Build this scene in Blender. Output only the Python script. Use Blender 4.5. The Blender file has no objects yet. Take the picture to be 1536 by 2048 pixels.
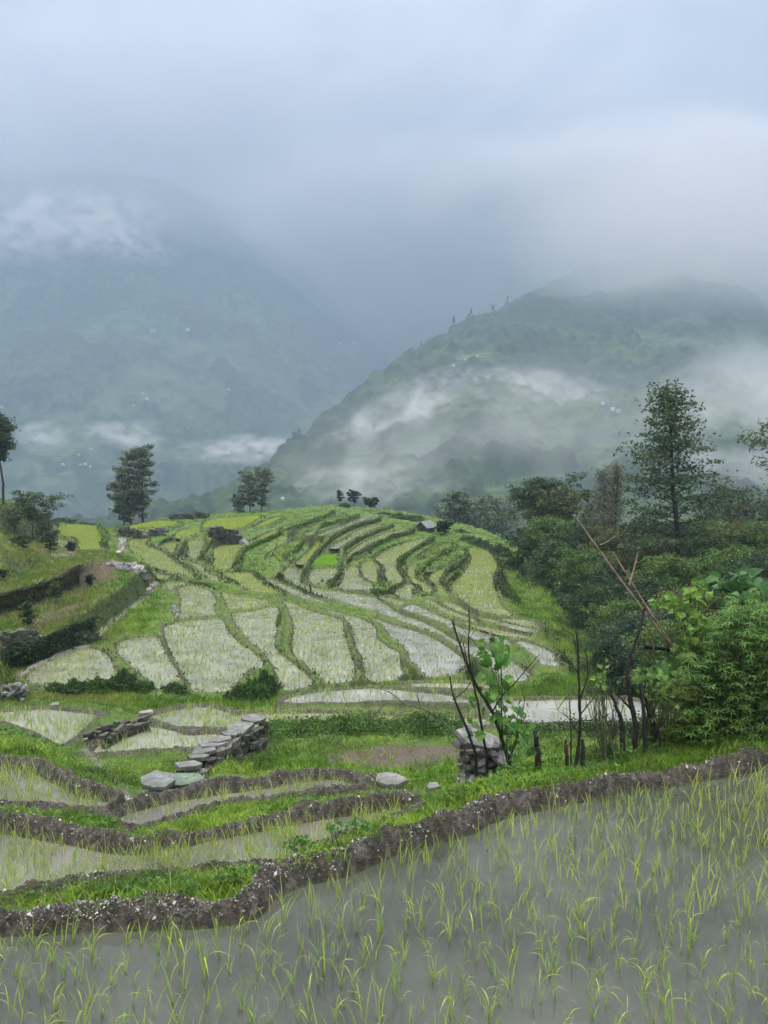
import bpy, math, time
import numpy as np
from mathutils import Vector, Matrix
T0 = time.time()
rng = np.random.default_rng(11)
S = bpy.context.scene
COL = S.collection
RAD = math.radians

# ------------------------------------------------------------------ camera
F, CX, CY, HY = 1538.0, 768.0, 1024.0, 910.0
PITCH = math.atan((CY - HY) / F)
cd = bpy.data.cameras.new("Camera")
cd.sensor_fit = 'VERTICAL'; cd.sensor_height = 24.0; cd.lens = 24.0 * F / 2048.0
cd.clip_start = 0.05; cd.clip_end = 30000.0
cam = bpy.data.objects.new("Camera", cd); COL.objects.link(cam)
cam.location = (0, 0, 0); cam.rotation_euler = (math.pi / 2 - PITCH, 0, 0)
S.camera = cam
SP, CP = math.sin(PITCH), math.cos(PITCH)

# ------------------------------------------------------------------ world, sun, exposure
SUN_EL, SUN_AZ = RAD(58), RAD(-20)
w = bpy.data.worlds.new("World"); S.world = w; w.use_nodes = True
nt = w.node_tree; nt.nodes.clear()
def N(nt, typ, **kw):
    n = nt.nodes.new(typ)
    for k, v in kw.items():
        setattr(n, k, v)
    return n
out = N(nt, 'ShaderNodeOutputWorld'); bg = N(nt, 'ShaderNodeBackground')
bg.inputs['Strength'].default_value = 0.12
sky = N(nt, 'ShaderNodeTexSky'); sky.sky_type = 'NISHITA'; sky.sun_disc = False
sky.sun_elevation = SUN_EL; sky.sun_rotation = SUN_AZ
tc = N(nt, 'ShaderNodeTexCoord'); mp = N(nt, 'ShaderNodeMapping')
mp.inputs['Scale'].default_value = (1.0, 1.0, 2.3)
no = N(nt, 'ShaderNodeTexNoise'); no.inputs['Scale'].default_value = 2.6; no.inputs['Detail'].default_value = 5.0
no.inputs['Roughness'].default_value = 0.52
rp = N(nt, 'ShaderNodeValToRGB')
rp.color_ramp.elements[0].position = 0.30; rp.color_ramp.elements[0].color = (3.7, 3.7, 4.5, 1)
rp.color_ramp.elements[1].position = 0.72; rp.color_ramp.elements[1].color = (8.4, 8.0, 8.9, 1)
mx = N(nt, 'ShaderNodeMix'); mx.data_type = 'RGBA'; mx.inputs[0].default_value = 0.96
L = nt.links.new
L(tc.outputs['Generated'], mp.inputs[0]); L(mp.outputs[0], no.inputs['Vector']); L(no.outputs['Fac'], rp.inputs[0])
sz = N(nt, 'ShaderNodeSeparateXYZ'); L(tc.outputs['Generated'], sz.inputs[0])
mz = N(nt, 'ShaderNodeMapRange'); mz.interpolation_type = 'SMOOTHSTEP'; mz.inputs['From Min'].default_value = 0.42; mz.inputs['From Max'].default_value = 1.0
mz.inputs['To Min'].default_value = 0.52; mz.inputs['To Max'].default_value = 5.8; L(sz.outputs['Z'], mz.inputs[0])
cz = N(nt, 'ShaderNodeMapRange'); cz.data_type = 'FLOAT_VECTOR'
cz.inputs[7].default_value = (0.42, 0.42, 0.42); cz.inputs[8].default_value = (1.0, 1.0, 1.0)
cz.inputs[9].default_value = (0.56, 0.555, 0.55); cz.inputs[10].default_value = (7.0, 6.6, 5.4); cz.interpolation_type = 'SMOOTHSTEP'
cb = N(nt, 'ShaderNodeCombineXYZ'); [L(sz.outputs['Z'], cb.inputs[i_]) for i_ in range(3)]; L(cb.outputs[0], cz.inputs[6])
vz = N(nt, 'ShaderNodeVectorMath'); vz.operation = 'MULTIPLY'; L(mx.outputs[2], vz.inputs[0]); L(cz.outputs[1], vz.inputs[1])
L(sky.outputs[0], mx.inputs[6]); L(rp.outputs[0], mx.inputs[7]); L(vz.outputs[0], bg.inputs[0]); L(bg.outputs[0], out.inputs[0])
sl = bpy.data.lights.new("Sun", 'SUN'); sl.energy = 1.5; sl.angle = RAD(30); sl.color = (1.0, 0.95, 0.86)
so = bpy.data.objects.new("Sun", sl); COL.objects.link(so)
so.rotation_euler = (RAD(90) - SUN_EL, 0, RAD(180) - SUN_AZ + RAD(0))
vs = S.view_settings; vs.view_transform = 'Standard'; vs.look = 'None'; vs.gamma = 1.0; vs.exposure = 0.98
S.cycles.use_denoising = True
S.cycles.max_bounces = 8; S.cycles.diffuse_bounces = 3; S.cycles.glossy_bounces = 3
S.cycles.transmission_bounces = 4; S.cycles.transparent_max_bounces = 8; S.cycles.volume_bounces = 3
S.cycles.use_adaptive_sampling = True; S.cycles.adaptive_threshold = 0.02
HAZE = 0.00072

# ------------------------------------------------------------------ projection helpers
def rays(px, py):
    a = (np.asarray(px, float) - CX) / F; b = (CY - np.asarray(py, float)) / F
    return a, b * SP + CP, b * CP - SP
def at_z(px, py, z):
    x, y, d = rays(px, py); t = z / d
    return np.stack([x * t, y * t], -1)
def at_Y(px, py, Y):
    x, y, d = rays(px, py); t = Y / y
    return x * t, y * t, d * t
def u_of(px, py):
    x, y, d = rays(px, py)
    return x / y

# ------------------------------------------------------------------ numpy noise
def _h(ix, iy, s):
    n = (ix.astype(np.int64) * 374761393 + iy.astype(np.int64) * 668265263 + s * 974711) & 0xFFFFFFFF
    n = ((n ^ (n >> 13)) * 1274126177) & 0xFFFFFFFF
    n = n ^ (n >> 16)
    return (n & 0xFFFFFF) / float(0x1000000)
def vn(x, y, s=0):
    ix = np.floor(x); iy = np.floor(y); fx = x - ix; fy = y - iy
    fx = fx * fx * (3 - 2 * fx); fy = fy * fy * (3 - 2 * fy)
    a = _h(ix, iy, s); b = _h(ix + 1, iy, s); c = _h(ix, iy + 1, s); d = _h(ix + 1, iy + 1, s)
    return (a + (b - a) * fx) * (1 - fy) + (c + (d - c) * fx) * fy
def fbm(x, y, o=4, s=0, g=0.5):
    r = 0; a = 1.0; t = 0
    for i in range(o):
        r = r + a * vn(x, y, s + i * 17); t += a; a *= g; x = x * 2.03 + 5.1; y = y * 2.03 + 1.7
    return r / t
def cell(x, y, s=0):          # distance to the nearest jittered cell centre
    ix = np.floor(x); iy = np.floor(y); best = np.full(np.shape(x), 9.0)
    for dx in (-1, 0, 1):
        for dy in (-1, 0, 1):
            jx = ix + dx; jy = iy + dy
            d = (jx + _h(jx, jy, s) - x) ** 2 + (jy + _h(jx, jy, s + 9) - y) ** 2
            best = np.minimum(best, d)
    return np.sqrt(best)
def sstep(a, b, x):
    t = np.clip((x - a) / (b - a), 0, 1); return t * t * (3 - 2 * t)

# ------------------------------------------------------------------ mesh helpers
def mesh_np(name, V, Fc, mat=None, col=None, smooth=False, nper=None):
    """V (n,3); Fc (m,k) or list of such arrays; col (n,3) optional point colour 'col'"""
    me = bpy.data.meshes.new(name)
    if not isinstance(Fc, (list, tuple)): Fc = [Fc]
    Fc = [np.asarray(f, np.int32) for f in Fc if len(f)]
    me.vertices.add(len(V)); me.vertices.foreach_set('co', np.asarray(V, np.float32).ravel())
    loops = np.concatenate([f.ravel() for f in Fc]); tot = np.concatenate([np.full(len(f), f.shape[1], np.int32) for f in Fc])
    st = np.concatenate([[0], np.cumsum(tot)[:-1]]).astype(np.int32)
    me.loops.add(len(loops)); me.loops.foreach_set('vertex_index', loops)
    me.polygons.add(len(tot)); me.polygons.foreach_set('loop_start', st)
    me.polygons.foreach_set('use_smooth', np.full(len(tot), smooth))
    me.update(calc_edges=True)
    if col is not None:
        c = np.ones((len(V), 4), np.float32); c[:, :3] = col
        at = me.color_attributes.new('col', 'FLOAT_COLOR', 'POINT'); at.data.foreach_set('color', c.ravel())
    if mat is not None: me.materials.append(mat)
    return me
def link(name, me, parent=None, loc=None, rotz=0, label=None, cat=None, group=None, kind=None):
    o = bpy.data.objects.new(name, me); COL.objects.link(o)
    if loc is not None: o.location = loc
    if rotz: o.rotation_euler = (0, 0, rotz)
    if parent is not None: o.parent = parent
    tag(o, label, cat, group, kind); return o
def tag(o, label=None, cat=None, group=None, kind=None):
    if label: o['label'] = label
    if cat: o['category'] = cat
    if group: o['group'] = group
    if kind: o['kind'] = kind
    return o
def thing(name, loc, label, cat, group=None, rotz=0):
    return link(name, None, None, loc, rotz, label, cat, group)
def copy_tree(o, loc, rotz=0, label=None, scale=None):
    r = o.copy(); COL.objects.link(r); r.location = loc; r.rotation_euler = (0, 0, rotz)
    if label: r['label'] = label
    if scale is not None: r.scale = (scale, scale, scale)
    for ch in o.children:
        c = ch.copy(); COL.objects.link(c); c.parent = r
        for g in ch.children:
            k = g.copy(); COL.objects.link(k); k.parent = c
    return r

# ------------------------------------------------------------------ materials
def newmat(name, rough=0.8, spec=0.3):
    m = bpy.data.materials.new(name); m.use_nodes = True
    nt = m.node_tree; b = nt.nodes['Principled BSDF']
    b.inputs['Roughness'].default_value = rough; b.inputs['Specular IOR Level'].default_value = spec
    return m, nt, b
def noise_node(nt, scale, detail=4, rough=0.6, coord='Object'):
    tc = N(nt, 'ShaderNodeTexCoord'); n = N(nt, 'ShaderNodeTexNoise')
    n.inputs['Scale'].default_value = scale; n.inputs['Detail'].default_value = detail; n.inputs['Roughness'].default_value = rough
    nt.links.new(tc.outputs[coord], n.inputs['Vector']); return n
def mat_col(name, rough=0.8, spec=0.25, nscale=8.0, namp=0.35, bump=0.0, bscale=30.0, bdist=0.02, trans=0.0, base=None):
    """vertex colour (or base) modulated by noise"""
    m, nt, b = newmat(name, rough, spec); L = nt.links.new
    n = noise_node(nt, nscale, 5)
    mr = N(nt, 'ShaderNodeMapRange'); mr.inputs['From Min'].default_value = 0.3; mr.inputs['From Max'].default_value = 0.7
    mr.inputs['To Min'].default_value = 1 - namp; mr.inputs['To Max'].default_value = 1 + namp
    L(n.outputs['Fac'], mr.inputs[0])
    vm = N(nt, 'ShaderNodeVectorMath'); vm.operation = 'SCALE'; L(mr.outputs[0], vm.inputs['Scale'])
    if base is None:
        a = N(nt, 'ShaderNodeAttribute'); a.attribute_name = 'col'; L(a.outputs['Color'], vm.inputs[0])
    else:
        vm.inputs[0].default_value = base
    L(vm.outputs[0], b.inputs['Base Color'])
    if bump:
        n2 = noise_node(nt, bscale, 6, 0.65); bp = N(nt, 'ShaderNodeBump')
        bp.inputs['Strength'].default_value = bump; bp.inputs['Distance'].default_value = bdist
        L(n2.outputs['Fac'], bp.inputs['Height']); L(bp.outputs[0], b.inputs['Normal'])
    if trans:
        tr = N(nt, 'ShaderNodeBsdfTranslucent'); ms = N(nt, 'ShaderNodeMixShader'); ms.inputs[0].default_value = trans
        L(vm.outputs[0], tr.inputs[0]); L(b.outputs[0], ms.inputs[1]); L(tr.outputs[0], ms.inputs[2])
        L(ms.outputs[0], nt.nodes['Material Output'].inputs[0])
    return m
M_TERR = mat_col('terrain_soil_and_grass', 0.7, 0.3, 24.0, 0.5, 1.0, 38.0, 0.06)
M_MTN = mat_col('mountain_forest', 0.9, 0.1, 0.06, 0.35)
M_LEAF = mat_col('foliage', 0.5, 0.35, 3.0, 0.25, trans=0.38)
M_GRASS = mat_col('grass_blades', 0.55, 0.3, 2.0, 0.25, trans=0.3)
M_RICE = mat_col('rice_blades', 0.5, 0.3, 1.0, 0.15, trans=0.3)
M_BARK = mat_col('bark', 0.85, 0.2, 12.0, 0.4, 0.6, 40.0, 0.01)
def add_moss(m, amt=.75):
    nt = m.node_tree; b = nt.nodes['Principled BSDF']; L = nt.links.new; src = b.inputs['Base Color'].links[0].from_socket
    n = noise_node(nt, 5.0, 6, .7); r = N(nt, 'ShaderNodeMapRange'); r.inputs['From Min'].default_value = .50; r.inputs['From Max'].default_value = .64; r.inputs['To Max'].default_value = amt
    x = N(nt, 'ShaderNodeMix'); x.data_type = 'RGBA'; x.inputs[7].default_value = (.045, .062, .026, 1); L(n.outputs['Fac'], r.inputs[0]); L(r.outputs[0], x.inputs[0]); L(src, x.inputs[6]); L(x.outputs[2], b.inputs['Base Color'])
M_CHAR = mat_col('charred_bark', 0.7, 0.35, 25.0, 0.5, 0.8, 60.0, 0.01)
M_STONE = mat_col('slate_stone', 0.6, 0.35, 11.0, 0.6, 1.0, 28.0, 0.02)
add_moss(M_STONE)
def water_mat(name, base, rough, bump):
    m, nt, b = newmat(name, rough, 0.5); L = nt.links.new
    n = noise_node(nt, 0.9, 8, 0.68); r = N(nt, 'ShaderNodeValToRGB')
    r.color_ramp.elements[0].position = 0.35; r.color_ramp.elements[0].color = (*[c * 0.6 for c in base], 1)
    r.color_ramp.elements[1].position = 0.7; r.color_ramp.elements[1].color = (*[min(1, c * 1.4) for c in base], 1)
    L(n.outputs['Fac'], r.inputs[0]); L(r.outputs[0], b.inputs['Base Color'])
    n2 = noise_node(nt, 9.0, 3); bp = N(nt, 'ShaderNodeBump'); bp.inputs['Strength'].default_value = bump; bp.inputs['Distance'].default_value = 0.01
    L(n2.outputs['Fac'], bp.inputs['Height']); L(bp.outputs[0], b.inputs['Normal'])
    b.inputs['IOR'].default_value = 1.5
    return m
M_WATER = water_mat('muddy_paddy_water', (0.058, 0.066, 0.053), 0.02, 0.08)
M_POOL = water_mat('milky_paddy_water', (0.125, 0.128, 0.105), 0.04, 0.06)
M_SILT = water_mat('silty_terrace_water', (0.195, 0.212, 0.155), 0.05, 0.08)
M_SILT2 = water_mat('pale_silty_water', (0.20, 0.21, 0.185), 0.06, 0.08)

# ------------------------------------------------------------------ traced paddies (photo outlines, each laid at its own level)
# name: (z, kind, rice density per m2, rice tint 0 pale .. 1 yellow green, outline)
P = {}
def pad(name, z, kind, dens, tint, pts): P[name] = (z, kind, dens, tint, pts)
pad('P2', -3.0, 'w', 26, .55, [(-60,1665),(0,1668),(60,1678),(130,1690),(200,1705),(260,1712),(310,1705),(370,1695),(440,1680),(520,1665),(600,1648),(680,1635),(760,1625),(810,1618),(835,1628),(790,1655),(740,1675),(680,1692),(620,1712),(575,1732),(480,1748),(400,1758),(300,1768),(200,1780),(100,1795),(0,1806),(-60,1810)])
pad('P3L', -3.5, 'w', 22, .5, [(-60,1525),(0,1535),(60,1545),(110,1570),(150,1592),(200,1603),(224,1609),(206,1623),(188,1632),(150,1634),(80,1624),(0,1618),(-60,1610)])
pad('P3R', -3.6, 'w', 14, .4, [(232,1640),(280,1622),(350,1605),(430,1592),(520,1580),(600,1566),(660,1560),(700,1568),(725,1583),(690,1594),(600,1602),(520,1610),(440,1620),(380,1642),(300,1662),(255,1666),(232,1655)])
pad('E1', -4.56, 'w', 10, .3, [(190,1500),(215,1480),(255,1460),(295,1454),(345,1462),(375,1471),(440,1469),(447,1478),(400,1500),(350,1497),(330,1505),(290,1507),(240,1508),(195,1510)])
pad('EG', -4.5, 'g', 0, 0, [(200,1516),(250,1514),(330,1512),(400,1508),(372,1535),(340,1548),(280,1570),(240,1570),(225,1545),(200,1530)])
pad('P4', -4.9, 'w', 22, .3, [(-60,1434),(20,1424),(90,1420),(140,1424),(195,1433),(175,1452),(150,1475),(122,1495),(95,1480),(55,1462),(5,1445),(-60,1440)])
pad('P5', -4.62, 'w', 24, .35, [(300,1434),(330,1426),(380,1417),(420,1416),(460,1428),(480,1433),(560,1428),(640,1427),(740,1430),(820,1435),(930,1438),(975,1441),(975,1452),(880,1455),(700,1456),(530,1457),(500,1458),(450,1460),(430,1458),(380,1458),(345,1453),(315,1442)])
pad('FA', -4.5, 's', 0, 0, [(500,1560),(560,1525),(640,1490),(760,1482),(920,1487),(1000,1488),(1100,1487),(1230,1482),(1235,1510),(1100,1525),(1000,1540),(900,1560),(850,1560),(740,1556),(700,1550),(600,1558)])
pad('P6', -4.8, 'w', 14, .1, [(568,1404),(590,1394),(640,1385),(700,1380),(760,1378),(820,1384),(880,1389),(925,1398),(945,1407),(900,1407),(770,1402),(690,1408),(640,1408),(600,1408)])
pad('P6b', -5.0, 'w', 20, .3, [(812,1369),(900,1367),(975,1370),(975,1377),(900,1378),(830,1376)])
pad('P7', -4.85, 'w', 5, .1, [(985,1405),(1040,1402),(1100,1401),(1200,1400),(1270,1403),(1300,1415),(1355,1430),(1355,1447),(1200,1448),(1050,1448),(985,1446)])
pad('A1', -7.8, 'w', 20, .35, [(60,1366),(52,1355),(75,1338),(110,1318),(150,1300),(180,1297),(205,1305),(222,1320),(226,1337),(235,1345),(253,1347),(225,1359),(170,1368),(110,1374),(85,1371)])
pad('A2', -8.0, 'w', 18, .3, [(234,1291),(260,1279),(312,1275),(322,1288),(337,1317),(357,1348),(355,1365),(315,1382),(300,1371),(281,1348),(265,1335),(246,1319),(235,1304)])
pad('A3', -8.2, 'w', 18, .3, [(329,1256),(355,1246),(400,1240),(438,1238),(448,1247),(455,1262),(480,1288),(500,1300),(515,1312),(527,1328),(520,1337),(495,1345),(480,1358),(465,1374),(448,1385),(420,1387),(390,1384),(377,1365),(357,1335),(341,1305),(331,1275)])
pad('A4', -8.22, 'w', 20, .3, [(354,1182),(373,1173),(394,1173),(420,1183),(431,1200),(427,1221),(432,1231),(386,1236),(356,1238),(361,1221),(362,1198)])
pad('A5', -8.15, 'w', 14, .3, [(329,1168),(360,1165),(376,1169),(358,1172),(346,1178),(341,1186),(336,1177)])
pad('B1', -8.42, 'w', 26, .6, [(445,1187),(478,1194),(512,1198),(538,1206),(504,1217),(478,1219),(458,1219),(451,1203)])
pad('B2', -8.4, 'w', 20, .4, [(466,1228),(504,1224),(541,1214),(555,1218),(557,1239),(551,1268),(549,1294),(564,1311),(590,1331),(614,1352),(627,1368),(605,1378),(567,1380),(552,1344),(537,1318),(514,1297),(488,1271),(473,1250)])
pad('B3', -8.7, 'w', 20, .45, [(566,1203),(584,1207),(628,1225),(680,1240),(686,1256),(692,1285),(701,1312),(708,1332),(703,1362),(658,1369),(640,1353),(614,1333),(588,1311),(585,1291),(587,1250),(577,1221)])
pad('B4', -9.0, 'w', 18, .3, [(640,1219),(690,1229),(727,1240),(750,1256),(752,1274),(768,1290),(796,1305),(800,1332),(804,1353),(770,1365),(738,1362),(729,1344),(726,1321),(712,1291),(704,1262),(698,1245),(686,1236),(660,1228)])
pad('B5', -9.2, 'w', 11, .1, [(746,1236),(773,1246),(823,1261),(858,1273),(888,1290),(909,1305),(929,1326),(914,1350),(905,1353),(855,1356),(839,1338),(824,1326),(815,1306),(799,1285),(784,1277),(777,1265),(764,1250)])
pad('B6', -9.1, 'w', 14, .1, [(572,1139),(603,1138),(607,1154),(605,1167),(622,1175),(660,1182),(712,1189),(752,1197),(772,1210),(802,1230),(841,1243),(881,1263),(910,1281),(943,1292),(978,1299),(1000,1309),(1022,1323),(1051,1342),(1060,1352),(1040,1364),(1010,1360),(985,1340),(960,1318),(925,1304),(907,1287),(876,1269),(832,1254),(788,1237),(744,1222),(700,1210),(634,1192),(596,1174),(568,1156)])
pad('B7', -8.9, 'w', 12, .1, [(805,1217),(826,1210),(852,1220),(876,1232),(901,1242),(905,1249),(934,1261),(964,1264),(993,1273),(1014,1281),(1022,1287),(1014,1291),(978,1286),(949,1279),(920,1268),(888,1248),(852,1234),(818,1224)])
pad('B8', -8.82, 'w', 11, .15, [(1034,1282),(1052,1285),(1081,1295),(1108,1309),(1108,1321),(1124,1334),(1087,1333),(1078,1324),(1066,1309),(1052,1298),(1038,1291)])
pad('B9', -8.95, 'w', 20, .3, [(760,1194),(788,1199),(812,1206),(797,1212),(780,1205),(764,1198)])
pad('C1', -8.9, 'w', 12, .1, [(529,1161),(546,1160),(582,1175),(621,1193),(653,1206),(648,1208),(600,1197),(560,1181),(533,1166)])
pad('S1', -8.8, 'w', 24, .6, [(912,1240),(955,1252),(1008,1263),(1040,1269),(1062,1275),(1050,1278),(1019,1275),(964,1260),(925,1247)])
pad('S2a', -8.82, 'w', 22, .4, [(849,1201),(868,1204),(890,1217),(925,1231),(958,1244),(950,1246),(915,1235),(880,1221)])
pad('S2b', -8.7, 'w', 20, .4, [(886,1206),(910,1209),(938,1226),(948,1231),(925,1225),(900,1215)])
pad('S3', -8.62, 'w', 14, .2, [(955,1235),(993,1241),(1031,1251),(1074,1261),(1074,1267),(1037,1260),(1008,1253),(978,1244)])
pad('S4', -8.56, 'w', 18, .3, [(1002,1239),(1058,1242),(1079,1253),(1082,1257),(1052,1252),(1022,1245)])
pad('R1', -8.45, 'w', 34, .55, [(938,1099),(971,1103),(988,1118),(995,1141),(985,1156),(993,1187),(1004,1214),(1026,1231),(1007,1232),(973,1227),(947,1216),(917,1194),(901,1177),(920,1156),(935,1135),(942,1120)])
pad('H1', -8.5, 'w', 26, .6, [(753,1115),(786,1097),(830,1082),(857,1078),(845,1086),(824,1102),(798,1117),(793,1135),(805,1154),(798,1166),(779,1166),(769,1154),(771,1141),(761,1125)])
pad('H2', -8.87, 'w', 26, .6, [(723,1130),(742,1124),(760,1134),(755,1146),(754,1164),(744,1163),(728,1154),(722,1142)])
pad('H3', -9.0, 'w', 16, .3, [(690,1139),(716,1136),(720,1155),(746,1171),(739,1184),(712,1183),(677,1178),(687,1159)])
pad('H4', -8.95, 'w', 18, .4, [(625,1142),(672,1138),(673,1151),(654,1168),(642,1171),(616,1165)])
pad('G1', -8.9, 'n', 0, 0, [(627,1133),(642,1117),(676,1111),(671,1120),(672,1133)])
pad('H6', -8.65, 'w', 30, .7, [(816,1136),(834,1132),(836,1138),(829,1148),(834,1161),(855,1170),(865,1182),(864,1186),(847,1186),(836,1172),(818,1156)])
pad('H7', -8.55, 'w', 30, .7, [(856,1156),(872,1145),(902,1133),(901,1139),(884,1156),(881,1169),(898,1190),(892,1196),(876,1187),(870,1174),(858,1163)])
pad('H8', -8.87, 'w', 14, .2, [(789,1187),(809,1171),(827,1171),(830,1178),(824,1183),(826,1195),(819,1200),(792,1193)])
pad('GT1', -8.3, 'g', 0, 0, [(848,1110),(870,1097),(903,1089),(898,1098),(872,1109),(852,1114)])
pad('GT2', -8.45, 'g', 0, 0, [(860,1140),(864,1126),(900,1114),(914,1119),(904,1126),(872,1138)])
pad('T1', -7.65, 'w', 50, 1., [(405,1056),(421,1041),(478,1036),(521,1033),(504,1047),(486,1056),(455,1064),(425,1079),(412,1077),(425,1062)])
pad('T1b', -7.6, 'w', 50, 1., [(515,1053),(535,1042),(560,1035),(556,1042),(530,1053)])
pad('T2', -8.1, 'w', 40, .9, [(512,1083),(530,1070),(559,1061),(556,1066),(535,1078)])
pad('T3', -8.45, 'w', 32, .8, [(430,1097),(470,1090),(495,1085),(497,1089),(478,1104),(469,1125),(461,1141),(447,1143),(425,1134),(428,1122)])
pad('T4', -8.5, 'w', 34, .8, [(446,1150),(498,1147),(511,1157),(534,1175),(557,1186),(512,1187),(491,1181),(473,1167),(453,1156)])
pad('T5', -8.55, 'w', 20, .5, [(318,1096),(347,1086),(359,1085),(352,1098),(350,1112),(372,1123),(408,1133),(411,1144),(444,1161),(428,1166),(412,1158),(394,1141),(370,1125),(345,1108),(330,1101)])
pad('T6', -8.45, 'w', 22, .5, [(375,1084),(410,1084),(408,1096),(398,1113),(395,1120),(381,1118),(373,1111),(377,1099)])
pad('T7', -8.35, 'w', 28, .6, [(260,1082),(300,1076),(292,1091),(314,1101),(332,1110),(358,1131),(378,1145),(355,1151),(329,1145),(296,1133),(282,1117),(262,1104)])
pad('T8', -8.25, 'w', 28, .7, [(303,1141),(321,1150),(345,1157),(314,1162),(308,1154)])
pad('T9', -8.4, 'w', 28, .8, [(364,1153),(383,1149),(390,1158),(375,1157)])
pad('L1', -8.0, 'w', 50, .9, [(121,1053),(186,1053),(204,1065),(206,1075),(199,1089),(200,1100),(165,1103),(158,1100),(156,1086),(148,1077),(126,1074)])
pad('L2', -8.2, 'w', 14, .2, [(113,1083),(135,1082),(145,1091),(147,1103),(113,1099)])
pad('L3', -7.75, 'w', 50, 1., [(240,1059),(282,1049),(321,1043),(358,1046),(340,1054),(282,1058),(248,1060)])
pad('L4', -7.8, 'w', 30, .8, [(262,1063),(335,1057),(321,1061),(270,1064)])
pad('L5', -8.15, 'w', 50, 1., [(350,1074),(364,1062),(408,1058),(404,1063),(386,1072),(362,1077)])
pad('V0', -8.4, 'g', 0, 0, [(546,1115),(556,1096),(598,1081),(601,1086),(593,1096),(569,1112)])
pad('V1', -8.7, 'w', 30, .8, [(593,1126),(620,1102),(632,1082),(642,1080),(646,1086),(629,1107),(614,1127)])
pad('W1', -7.95, 'w', 4, .1, [(636,1071),(660,1060),(690,1050),(718,1037),(752,1031),(756,1034),(715,1049),(684,1061),(660,1070)])
pad('W2', -8.25, 'w', 12, .4, [(658,1096),(694,1077),(716,1062),(762,1050),(757,1056),(720,1073),(702,1082),(684,1095)])
pad('W3', -8.5, 'w', 16, .5, [(693,1115),(712,1096),(739,1080),(778,1066),(825,1057),(800,1067),(770,1078),(740,1089),(727,1100),(728,1106),(714,1113)])
pad('X1', -7.45, 'g', 0, 0, [(566,1056),(620,1043),(660,1031),(684,1028),(678,1034),(640,1045),(600,1055),(572,1063)])
pad('X2', -7.7, 'g', 0, 0, [(606,1073),(634,1058),(668,1046),(700,1037),(710,1035),(688,1044),(652,1060),(614,1074)])
# near paddy: the traced far edge, closed round behind the camera
N1_EDGE = [(-420,1905),(-200,1885),(0,1875),(120,1870),(250,1864),(420,1857),(510,1840),(555,1800),(600,1776),(700,1752),(780,1716),(860,1692),(940,1672),(985,1648),(1050,1630),(1130,1612),(1250,1592),(1350,1574),(1440,1558),(1536,1541),(1700,1516),(1950,1490)]

def crom(pts, k=5, closed=True):
    p = np.asarray(pts, float); n = len(p); out = []
    rngi = range(n) if closed else range(n - 1)
    for i in rngi:
        a, b, c, d = (p[(i - 1) % n], p[i], p[(i + 1) % n], p[(i + 2) % n]) if closed else (p[max(i - 1, 0)], p[i], p[i + 1], p[min(i + 2, n - 1)])
        for j in range(k):
            t = j / k
            out.append(0.5 * ((2 * b) + (-a + c) * t + (2 * a - 5 * b + 4 * c - d) * t * t + (-a + 3 * b - 3 * c + d) * t ** 3))
    if not closed: out.append(p[-1])
    return np.array(out)
PW = {}
for k, (z, kind, dens, tint, pts) in P.items():
    PW[k] = at_z(*crom(pts, 4).T, z)
e = crom(N1_EDGE, 6, False); e = at_z(e[:, 0], e[:, 1], -2.4)
P['N1'] = (-2.4, 'w', 0, .5, None)
PW['N1'] = np.concatenate([e, [[14, 7.5], [14, 0.3], [-12, 0.3], [-12, 4.3]]])

def inside(poly, X, Y):
    r = np.zeros(X.shape, bool); n = len(poly); j = n - 1
    for i in range(n):
        xi, yi = poly[i]; xj, yj = poly[j]
        if yi != yj:
            c = ((yi > Y) != (yj > Y)) & (X < (xj - xi) * (Y - yi) / (yj - yi) + xi)
            r ^= c
        j = i
    return r
def edist(poly, X, Y):
    best = np.full(X.shape, 1e9); n = len(poly)
    for i in range(n):
        a = poly[i - 1]; b = poly[i]; d = b - a; l2 = d @ d + 1e-12
        t = np.clip(((X - a[0]) * d[0] + (Y - a[1]) * d[1]) / l2, 0, 1)
        best = np.minimum(best, (X - a[0] - t * d[0]) ** 2 + (Y - a[1] - t * d[1]) ** 2)
    return np.sqrt(best)

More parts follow.
